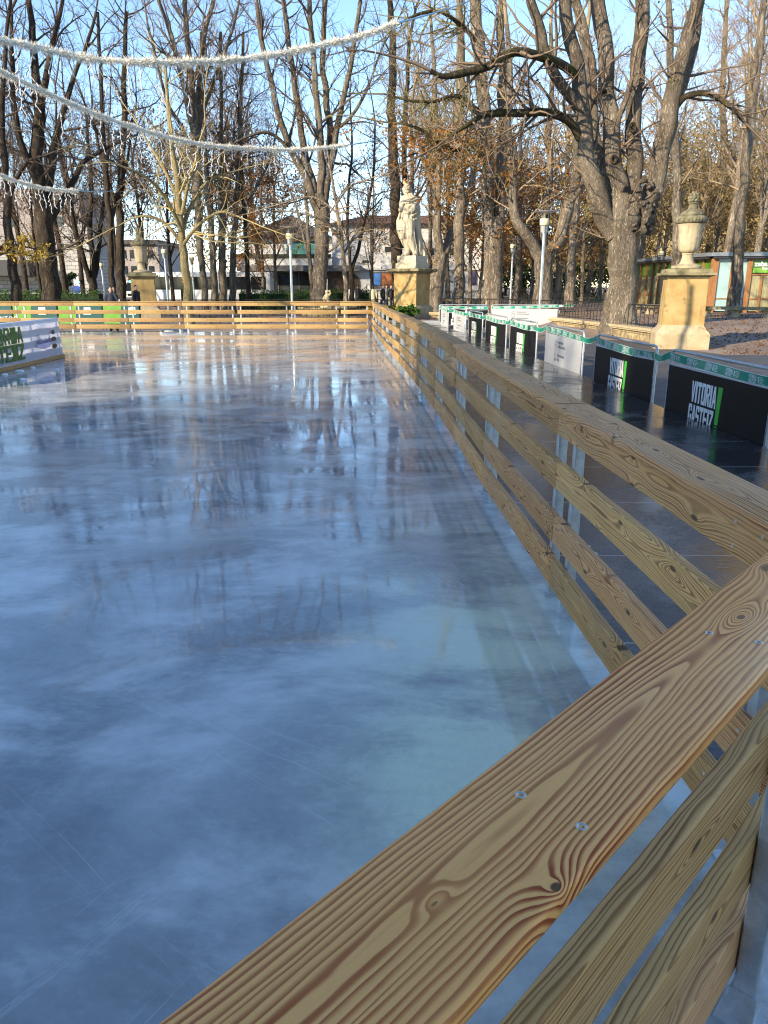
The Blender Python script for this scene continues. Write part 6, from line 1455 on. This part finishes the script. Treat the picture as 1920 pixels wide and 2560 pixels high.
# --- fallen leaves on the ground
rg = random.Random(9); pts = []
for _ in range(9000):
    x = rg.uniform(8, 34); y = 22 + 30 * rg.random() ** 1.3
    if x < wall_x(y) + .4 and y > 24.8: continue
    if y < 24.8 and x < 9.8: continue
    pts.append((np.array([x, y, gz(x, y) + .015]), None))
for _ in range(2500):
    x = rg.uniform(-16, 6); y = rg.uniform(37, 56); pts.append((np.array([x, y, gz(x, y) + .015]), None))
o = link('fallen_leaves', leaf_mesh('fallen_leaves', pts, rg, .055, .01, 1), M['leaf_brown']); tag(o, 'brown fallen leaves scattered over the park ground', 'leaves', kind='stuff')
# lawn far away and the street behind
def gpatch(name, x0, x1, y0, y1, mat, dz):
    V = []; nx = 14; ny = 10
    for j in range(ny + 1):
        for i in range(nx + 1):
            x = x0 + (x1-x0) * i / nx; y = y0 + (y1-y0) * j / ny; V.append((x, y, gz(x, y) + dz))
    m = MB(); m.add(V, [(j*(nx+1)+i, j*(nx+1)+i+1, (j+1)*(nx+1)+i+1, (j+1)*(nx+1)+i) for j in range(ny) for i in range(nx)]); return struct(m.build(name, mat))
gpatch('lawn', 18, 60, 70, 130, M['grass'], .02); gpatch('lawn', -30, 1.0, 49.5, 58, M['grass'], .02)
gpatch('road', -90, -1, 70.5, 82, M['road'], .02)
gpatch('gravel_path', 14, 60, 88, 98, M['road'], .035)
# ------------------------------------------------------------------ tinsel garlands with hanging light strands
M['tinsel'] = plain('white_tinsel', (.80, .76, .66), .6, var=.12, scale=20)
M['light_wire'] = plain('white_light_wire', (.66, .67, .68), .5)
M['blue_cord'] = plain('pale_blue_cord', (.25, .42, .55), .5)
def garland(label, pts, tail, rad, seed, strand_from=0.0, slen=(.25, .8), step=.34):
    """pts: (u, v, D) read off the photo"""
    rg = random.Random(seed); W = [np.array(at_y(u, v, D)) for u, v, D in pts]; P, _ = densify(W, [1] * len(W), 14)
    base = P[0]; r = thing('tinsel_garland', label, 'garland', tuple(base), 0, 'white garlands strung over the rink'); P = P - base
    seg = np.linalg.norm(np.diff(P, axis=0), axis=1); cum = np.concatenate([[0], np.cumsum(seg)]); L = cum[-1]
    core = Acc(); core.tube(P, np.full(len(P), rad * .35), 6)
    V = []; Fc = []; n = 0; cnt = int(L * 1300)
    for _ in range(cnt):
        s = rg.random() * L; i = min(len(seg)-1, int(np.searchsorted(cum, s)) - 1); i = max(i, 0); f = (s - cum[i]) / seg[i]; c = P[i]*(1-f) + P[i+1]*f; t = (P[i+1]-P[i]) / seg[i]
        lump = .92 + .30 * math.sin(s * 6.3 + seed) * math.sin(s * 14.7 + 1) + .22 * mnoise.noise(Vector((s * 2.3, seed, 0)))
        d = perp_dir(t, R(rg.uniform(55, 125)), rg); q = perp_dir(d, math.pi/2, rg); ln = rad * lump * rg.uniform(.7, 1.3); wv = .0075
        V += [c - q * wv, c + q * wv, c + d * ln + np.array([0, 0, -.1 * ln])]; Fc.append((n, n+1, n+2)); n += 3
    link('tinsel', np_mesh('tinsel', np.array(V), np.array(Fc)), M['tinsel'], r); link('core', core.mesh('core'), M['tinsel'], r)
    k = 0; s = strand_from * L
    while s < L - .2 and k < 95:
        i = max(0, min(len(seg)-1, int(np.searchsorted(cum, s)) - 1)); f = (s - cum[i]) / seg[i]; c = P[i]*(1-f) + P[i+1]*f
        st = Acc(); ln = rg.uniform(*slen); m = max(3, int(ln / .10)); Q = [c + np.array([rg.gauss(0, .022), rg.gauss(0, .022), -ln * j / m]) for j in range(m + 1)]; st.tube(np.array(Q), np.full(m + 1, .007), 3)
        for q in Q[1:]: st.tube(np.array([q, q + np.array([rg.gauss(0, .03), rg.gauss(0, .02), -.045])]), [.012, .009], 4)
        link('light_strand', st.mesh('light_strand'), M['light_wire'], r); s += step * rg.uniform(.7, 1.3); k += 1
    for (a, b) in tail:
        A = np.array(at_y(*a)) - base; B = np.array(at_y(*b)) - base; Q = [A * (1-t) + B * t - np.array([0, 0, .5 * t * (1-t)]) for t in np.linspace(0, 1, 12)]; c = Acc(); c.tube(np.array(Q), np.full(12, .019), 5); link('support_cord', c.mesh('cord'), M['blue_cord'], r)
garland('topmost and nearest thick white tinsel garland sagging across the upper left', [(-60, 86, 11.3), (0, 98, 11.6), (100, 120, 12.0), (230, 147, 12.4), (390, 155, 12.8), (520, 153, 13.4), (640, 143, 14.0), (760, 122, 14.6), (900, 90, 15.4), (990, 58, 16.0)], [((990, 58, 16.0), (1235, -30, 46.0)), ((-60, 86, 11.3), (-700, -80, 9))], .088, 1, .03, (.3, .9), .26)
garland('second white tinsel garland sloping down from the left edge to the centre', [(-50, 150, 15.4), (0, 178, 16.0), (70, 210, 16.6), (160, 252, 17.4), (270, 296, 18.4), (400, 337, 19.6), (520, 362, 20.8), (640, 371, 22.0), (760, 373, 23.2), (870, 362, 24.2)], [((870, 362, 24.2), (990, 330, 57.0)), ((-50, 150, 15.4), (-600, -60, 13))], .086, 2, .0, (.25, .8), .25)
garland('shortest and lowest white garland at the left edge with dense hanging lights', [(-70, 405, 22), (0, 437, 22.6), (50, 455, 23.2), (100, 468, 23.8), (150, 475, 24.4), (196, 476, 25)], [((196, 476, 25), (300, 470, 55))], .082, 3, .0, (.3, .75), .17)
# ------------------------------------------------------------------ people
M['skin'] = plain('skin', (.42, .25, .17), .6, var=.08); M['hair_dark'] = plain('dark_hair', (.018, .013, .010), .7)
CL = {k: plain(k, c, .8, var=.12, scale=6) for k, c in dict(navy_coat=(.014, .018, .035), black_coat=(.012, .012, .013), white_coat=(.58, .57, .54), cream_coat=(.60, .52, .34), grey_coat=(.16, .165, .16), red_coat=(.55, .02, .03), dark_trousers=(.02, .02, .025), blue_trousers=(.03, .045, .09), grey_trousers=(.22, .21, .19)).items()}
M['bag_white'] = plain('white_carrier_bag', (.55, .54, .50), .5)
def limb(mb, pts, k=12):
    P = [Vector(p[:3]) for p in pts]; rr = [p[3] for p in pts]; mb.tube(P, rr, k)
    for p, q in zip(P, rr): mb.ball(p, q * .98, 12, 8)
def hand(mb, w, d, s, curl=.5):
    """palm, four bent fingers and a side thumb from wrist w along d"""
    d = Vector(d).normalized(); sd = d.cross(Vector((0, 1, 0))); sd = sd.normalized() if sd.length > .1 else Vector((1, 0, 0)); nr = sd.cross(d).normalized()
    limb(mb, [(*w, .026), (*(w + d * .05), .030), (*(w + d * .085), .028)], 8)
    for i, L in enumerate((.066, .076, .070, .055)):
        b = w + d * .085 + sd * (.024 * (i - 1.5)); m = b + d * L * .55 + nr * .008; e = m + (d * math.cos(curl) + nr * math.sin(curl)) * L * .55
        limb(mb, [(*b, .0105), (*m, .0098), (*e, .0080)], 6)
    b = w + d * .03 + sd * s * .03; m = b + (d + sd * s * 1.0).normalized() * .045; limb(mb, [(*b, .013), (*m, .011), (*(m + d * .032), .0095)], 6)
def person(label, u, D, top, bot, rz=0.0, pose='stand', hat=False, hairlong=False, bag=None, group=None, coat_len=.62, lean=0):
    p = at_y(u, 713, D); z = gz(p.x, p.y); r = thing('person', label, 'person', (p.x, p.y, z), rz, group)
    sh = 1.42; hip = .92; dz = 0
    if pose == 'sit': dz = -.47; hip = .92
    b = MB(); c = MB(); t = MB()
    V = lambda x, y, q: (x, y, q + dz)
    # body core, neck, head
    limb(b, [(*V(0, 0, .95), .13), (*V(0, 0, 1.15), .12), (*V(0, 0, 1.33), .13), (*V(0, .0, 1.42), .08), (*V(0, -.01, 1.50), .052), (*V(0, -.02, 1.56), .052)])
    hd = Vector(V(0, -.03, 1.645)); b.ball(hd, (.075, .094, .115), 16, 12); b.ball(hd + Vector((0, -.02, -.06)), (.055, .07, .055), 12, 8)
    limb(b, [(*(hd + Vector((0, -.092, .012))), .010), (*(hd + Vector((0, -.108, -.022))), .014)], 8)
    for s in (-1, 1):
        b.ball(hd + Vector((s * .077, .012, -.008)), (.012, .022, .032), 8, 6); b.ball(hd + Vector((s * .030, -.088, .014)), (.014, .010, .010), 8, 6)
    limb(b, [(*(hd + Vector((-.022, -.088, -.062))), .008), (*(hd + Vector((0, -.094, -.063))), .010), (*(hd + Vector((.022, -.088, -.062))), .008)], 6)
    legs = []
    for s in (-1, 1):
        if pose == 'sit': J = [V(s * .09, 0, .93), V(s * .11, -.42, .95), V(s * .11, -.45, .50)]
        elif pose == 'walk': J = [V(s * .09, 0, .93), V(s * .10, -.10 * s - .05, .50), V(s * .10, -.22 * s + (.10 if s < 0 else 0), .08)]
        else: J = [V(s * .09, 0, .93), V(s * .11, -.02, .50), V(s * .12, 0, .08)]
        limb(b, [(*J[0], .085), (*J[1], .058), (*J[2], .040)]); f = Vector(J[2]); limb(b, [(*(f + Vector((0, .03, -.035))), .040), (*(f + Vector((s * .015, -.13, -.045))), .032)])
        limb(t, [(*J[0], .105), (*J[1], .080), (*(Vector(J[2]) + Vector((0, 0, .02))), .062)]); legs.append(J)
        sh_ = MB(); limb(sh_, [(*(f + Vector((0, .035, -.032))), .050), (*(f + Vector((s * .015, -.06, -.036))), .046), (*(f + Vector((s * .018, -.15, -.042))), .040)]); link('shoe', remesh(sh_, .02, 1), M['black_paint'], r, smooth=True)
    for s in (-1, 1):
        A = Vector(V(s * .19, 0, 1.39))
        if pose == 'phone' and s > 0: E = A + Vector((.08, -.10, -.24)); W = hd + Vector((.115, -.05, -.06)); hdir = Vector((-.1, .1, 1))
        elif pose == 'phone': E = A + Vector((-.05, -.02, -.28)); W = E + Vector((.02, -.12, -.20)); hdir = Vector((0, -.3, -1))
        elif pose == 'sit': E = A + Vector((s * .04, -.08, -.26)); W = E + Vector((-s * .08, -.22, -.02)); hdir = Vector((-s * .4, -1, 0))
        elif pose == 'pockets': E = A + Vector((s * .07, .06, -.27)); W = E + Vector((-s * .06, -.14, -.17)); hdir = Vector((-s * .3, -.5, -1))
        else: E = A + Vector((s * .05, .03, -.28)); W = E + Vector((s * .0, -.06, -.25)); hdir = Vector((0, -.15, -1))
        limb(b, [(*A, .058), (*E, .043), (*W, .028)]); hand(b, W, hdir, -s)
        limb(c, [(*A, .082), (*E, .066), (*(E.lerp(W, .9)), .050)])
        if bag and ((s > 0) == (bag == 'right')): hw = (E + Vector((.03, -.06, .10))) if pose == 'phone' else W + hdir.normalized() * .10
    link('body', remesh(b, .013, 1), M['skin'], r, smooth=True)
    link('trousers', remesh(t, .022, 2), CL[bot], r, smooth=True)
    limb(c, [(*V(0, 0, .95 - (coat_len - .62)), .175), (*V(0, 0, 1.1), .165), (*V(0, 0, 1.28), .17), (*V(0, 0, 1.40), .13)]); limb(c, [(*V(-.17, 0, 1.385), .085), (*V(.17, 0, 1.385), .085)]); limb(c, [(*V(0, 0, 1.44), .085), (*V(0, 0, 1.49), .072)])
    link('coat', remesh(c, .022, 3), CL[top], r, smooth=True)
    h = MB(); h.ball(hd + Vector((0, .022, .038)), (.084, .092, .095), 14, 10)
    if hairlong: limb(h, [(*(hd + Vector((0, .07, .02))), .07), (*(hd + Vector((0, .085, -.14))), .06)])
    link('hat' if hat else 'hair', remesh(h, .018, 1), M['hair_dark'], r, smooth=True)
    if bag:
        bo = thing('carrier_bag', 'pale bag held by the ' + label.split(' standing')[0].split(',')[0].replace('person in ', 'person in '), 'bag', (p.x, p.y, z), rz)
        q = MB(); q.tube([hw + Vector((0, 0, .03)), hw + Vector((0, 0, -.05)), hw + Vector((0, 0, -.16)), hw + Vector((0, 0, -.34)), hw + Vector((0, 0, -.40))], [.012, .03, .10, .13, .08], 12); q.build('sack', M['bag_white'], bo, smooth=True)
        q = MB(); q.tube([hw + Vector((-.03, 0, -.05)), hw + Vector((-.02, 0, .03)), hw + Vector((.02, 0, .03)), hw + Vector((.03, 0, -.05))], .006, 5); q.build('handle', M['bag_white'], bo)
    if pose == 'phone':
        ph = MB(); ph.rbox(Vector((.098, -.03, 1.64 + dz)), (.145, .016, .07), .006, Matrix.Rotation(R(80), 3, 'Y')); tag(ph.build('mobile_phone', M['black_paint'], None, (p.x, p.y, z), (0, 0, rz)), 'mobile phone held to the ear of the caller at the left', 'phone')
    return r
person('person in navy jacket on the phone beside the left urn, carrying a white bag', 275, 32.0, 'navy_coat', 'dark_trousers', .35, 'phone', bag='right')
person('person in black coat half hidden behind the left urn pedestal', 338, 40, 'black_coat', 'dark_trousers', 1.2, 'stand')
person('person in long white padded coat seen from behind near the fountain', 879, 56, 'white_coat', 'dark_trousers', 2.8, 'stand', hat=True, coat_len=.95)
person('person in black coat just right of the white padded coat', 895, 58, 'black_coat', 'dark_trousers', 3.4, 'pockets')
person('person in cream coat with dark hair seen from behind at the rink corner', 933, 55, 'cream_coat', 'dark_trousers', 3.1, 'stand', hairlong=True, coat_len=.85)
person('person in black clothes left of the grey coat, beyond the corner', 957, 58, 'black_coat', 'blue_trousers', 1.0, 'walk')
person('person in grey coat between two dark figures left of the statue', 966, 60, 'grey_coat', 'dark_trousers', .3, 'stand', coat_len=.9)
person('person in black jacket and cap standing beside the statue pedestal', 977, 55, 'black_coat', 'grey_trousers', .6, 'pockets', hat=True)
person('person in dark jacket closest to the statue pedestal, face lit', 988, 56, 'navy_coat', 'dark_trousers', -.5, 'stand', bag='left')
person('person in red sitting on the low wall right of the statue', 1098, 57.0, 'red_coat', 'dark_trousers', .8, 'sit')
person('distant person in black walking on the far path at the right', 1463, 92, 'black_coat', 'dark_trousers', .4, 'walk')
p = at_y(1098, 713, 57.0); z = gz(p.x, p.y)
sb_ = thing('stone_block', 'low stone seat under the person in red', 'seat', (p.x, p.y + .02, z)); m = MB(); m.rbox((0, .05, .17), (.9, .42, .40), .02); m.build('block', M['sandstone_pale'], sb_)

# ------------------------------------------------------------------ small loose things
M['snow'] = plain('snow_white', (.72, .74, .76), .6, var=.06, scale=8)
def lump(name, label, cat, c, r, seed, group, mat):
    mb = MB(); mb.ball((0, 0, 0), r, 12, 8)
    mb.v = [tuple(Vector(p) * (1 + .35 * mnoise.noise(Vector(p) * (1.2 / max(r)) + Vector((seed * 3.1, 0, 0))))) for p in mb.v]
    o = mb.build(name, mat, None, c, smooth=True); tag(o, label, cat, group)
for k, (u, v, r) in enumerate(((12, 938, .07), (50, 929, .10), (82, 921, .05), (144, 926, .05), (58, 951, .06), (108, 905, .05))):
    p = at_z(u, v, 0); lump('ice_chunk', 'small white ice chunk lying on the rink below the white banner', 'ice chunk', (p.x, p.y, .012), (r, r * .8, .028), k, 'ice chunks by the banner', M['snow'])
for k, (u, v) in enumerate(((432, 804), (455, 805))):
    p = at_y(u, v, 29.6); lump('snow_heap', ('larger left' if k == 0 else 'smaller right') + ' heap of scraped snow behind the far rink fence', 'snow', (p.x, p.y, .02), (.42 - .15 * k, .3, .16 - .05 * k), k + 9, None, M['snow'])
for k, (u, v, a) in enumerate(((1458, 1366, .5), (1476, 1384, .3))):
    p = at_z(u, v, -.02); m = MB(); m.rbox((0, 0, 0), (.075, .06, .006), .001); o = m.build('paper_label', M['tape_white'], None, (p.x, p.y, -.017), (0, 0, a)); tag(o, ('farther' if k == 0 else 'nearer') + ' of two small white labels lying on the wet platform', 'label')
# ------------------------------------------------------------------ light, sky, camera
LDIR = Vector((.75, .66, 0)).normalized(); ELEV = R(21)
w = bpy.data.worlds.new('World'); scene.world = w; w.use_nodes = True
nt = w.node_tree; bg = nt.nodes['Background']
sky = nt.nodes.new('ShaderNodeTexSky'); sky.sky_type = 'NISHITA'; sky.sun_disc = False
sky.sun_elevation = ELEV
sd = -LDIR                                  # direction towards the sun, horizontal
sky.sun_rotation = math.atan2(sd.x, sd.y)
sky.altitude = 1800; sky.air_density = 1.0; sky.dust_density = .0; sky.ozone_density = 1.2
hs = nt.nodes.new('ShaderNodeHueSaturation'); hs.inputs['Saturation'].default_value = 1.06
nt.links.new(sky.outputs[0], hs.inputs['Color']); nt.links.new(hs.outputs[0], bg.inputs[0]); bg.inputs[1].default_value = SKY
su = bpy.data.lights.new('sun', 'SUN'); su.energy = SUN; su.angle = R(.55); su.color = (1.0, .84, .60)
so = bpy.data.objects.new('sun', su); COL.objects.link(so)
v = Vector((LDIR.x * math.cos(ELEV), LDIR.y * math.cos(ELEV), -math.sin(ELEV)))
so.rotation_euler = v.to_track_quat('-Z', 'Y').to_euler(); so.location = (-30, -30, 40)
cam = bpy.data.cameras.new('camera'); co = bpy.data.objects.new('camera', cam); COL.objects.link(co)
cam.sensor_fit = 'VERTICAL'; cam.sensor_height = 36.0; cam.lens = F / 2560 * 36.0
cam.clip_start = .05; cam.clip_end = 2000
co.location = (0, 0, H); co.rotation_euler = (R(90) - PITCH, 0, 0)
scene.camera = co
scene.view_settings.view_transform = 'Standard'; scene.view_settings.look = 'None'; scene.view_settings.gamma = 1.0
scene.view_settings.exposure = EXPO
try: scene.view_settings.use_curve_mapping = False
except Exception: pass
scene.cycles.max_bounces = 8; scene.cycles.diffuse_bounces = 3; scene.cycles.glossy_bounces = 4; scene.cycles.transparent_max_bounces = 8
scene.cycles.use_denoising = True
scene.cycles.sample_clamp_indirect = 6
scene.cycles.filter_width = 1.15
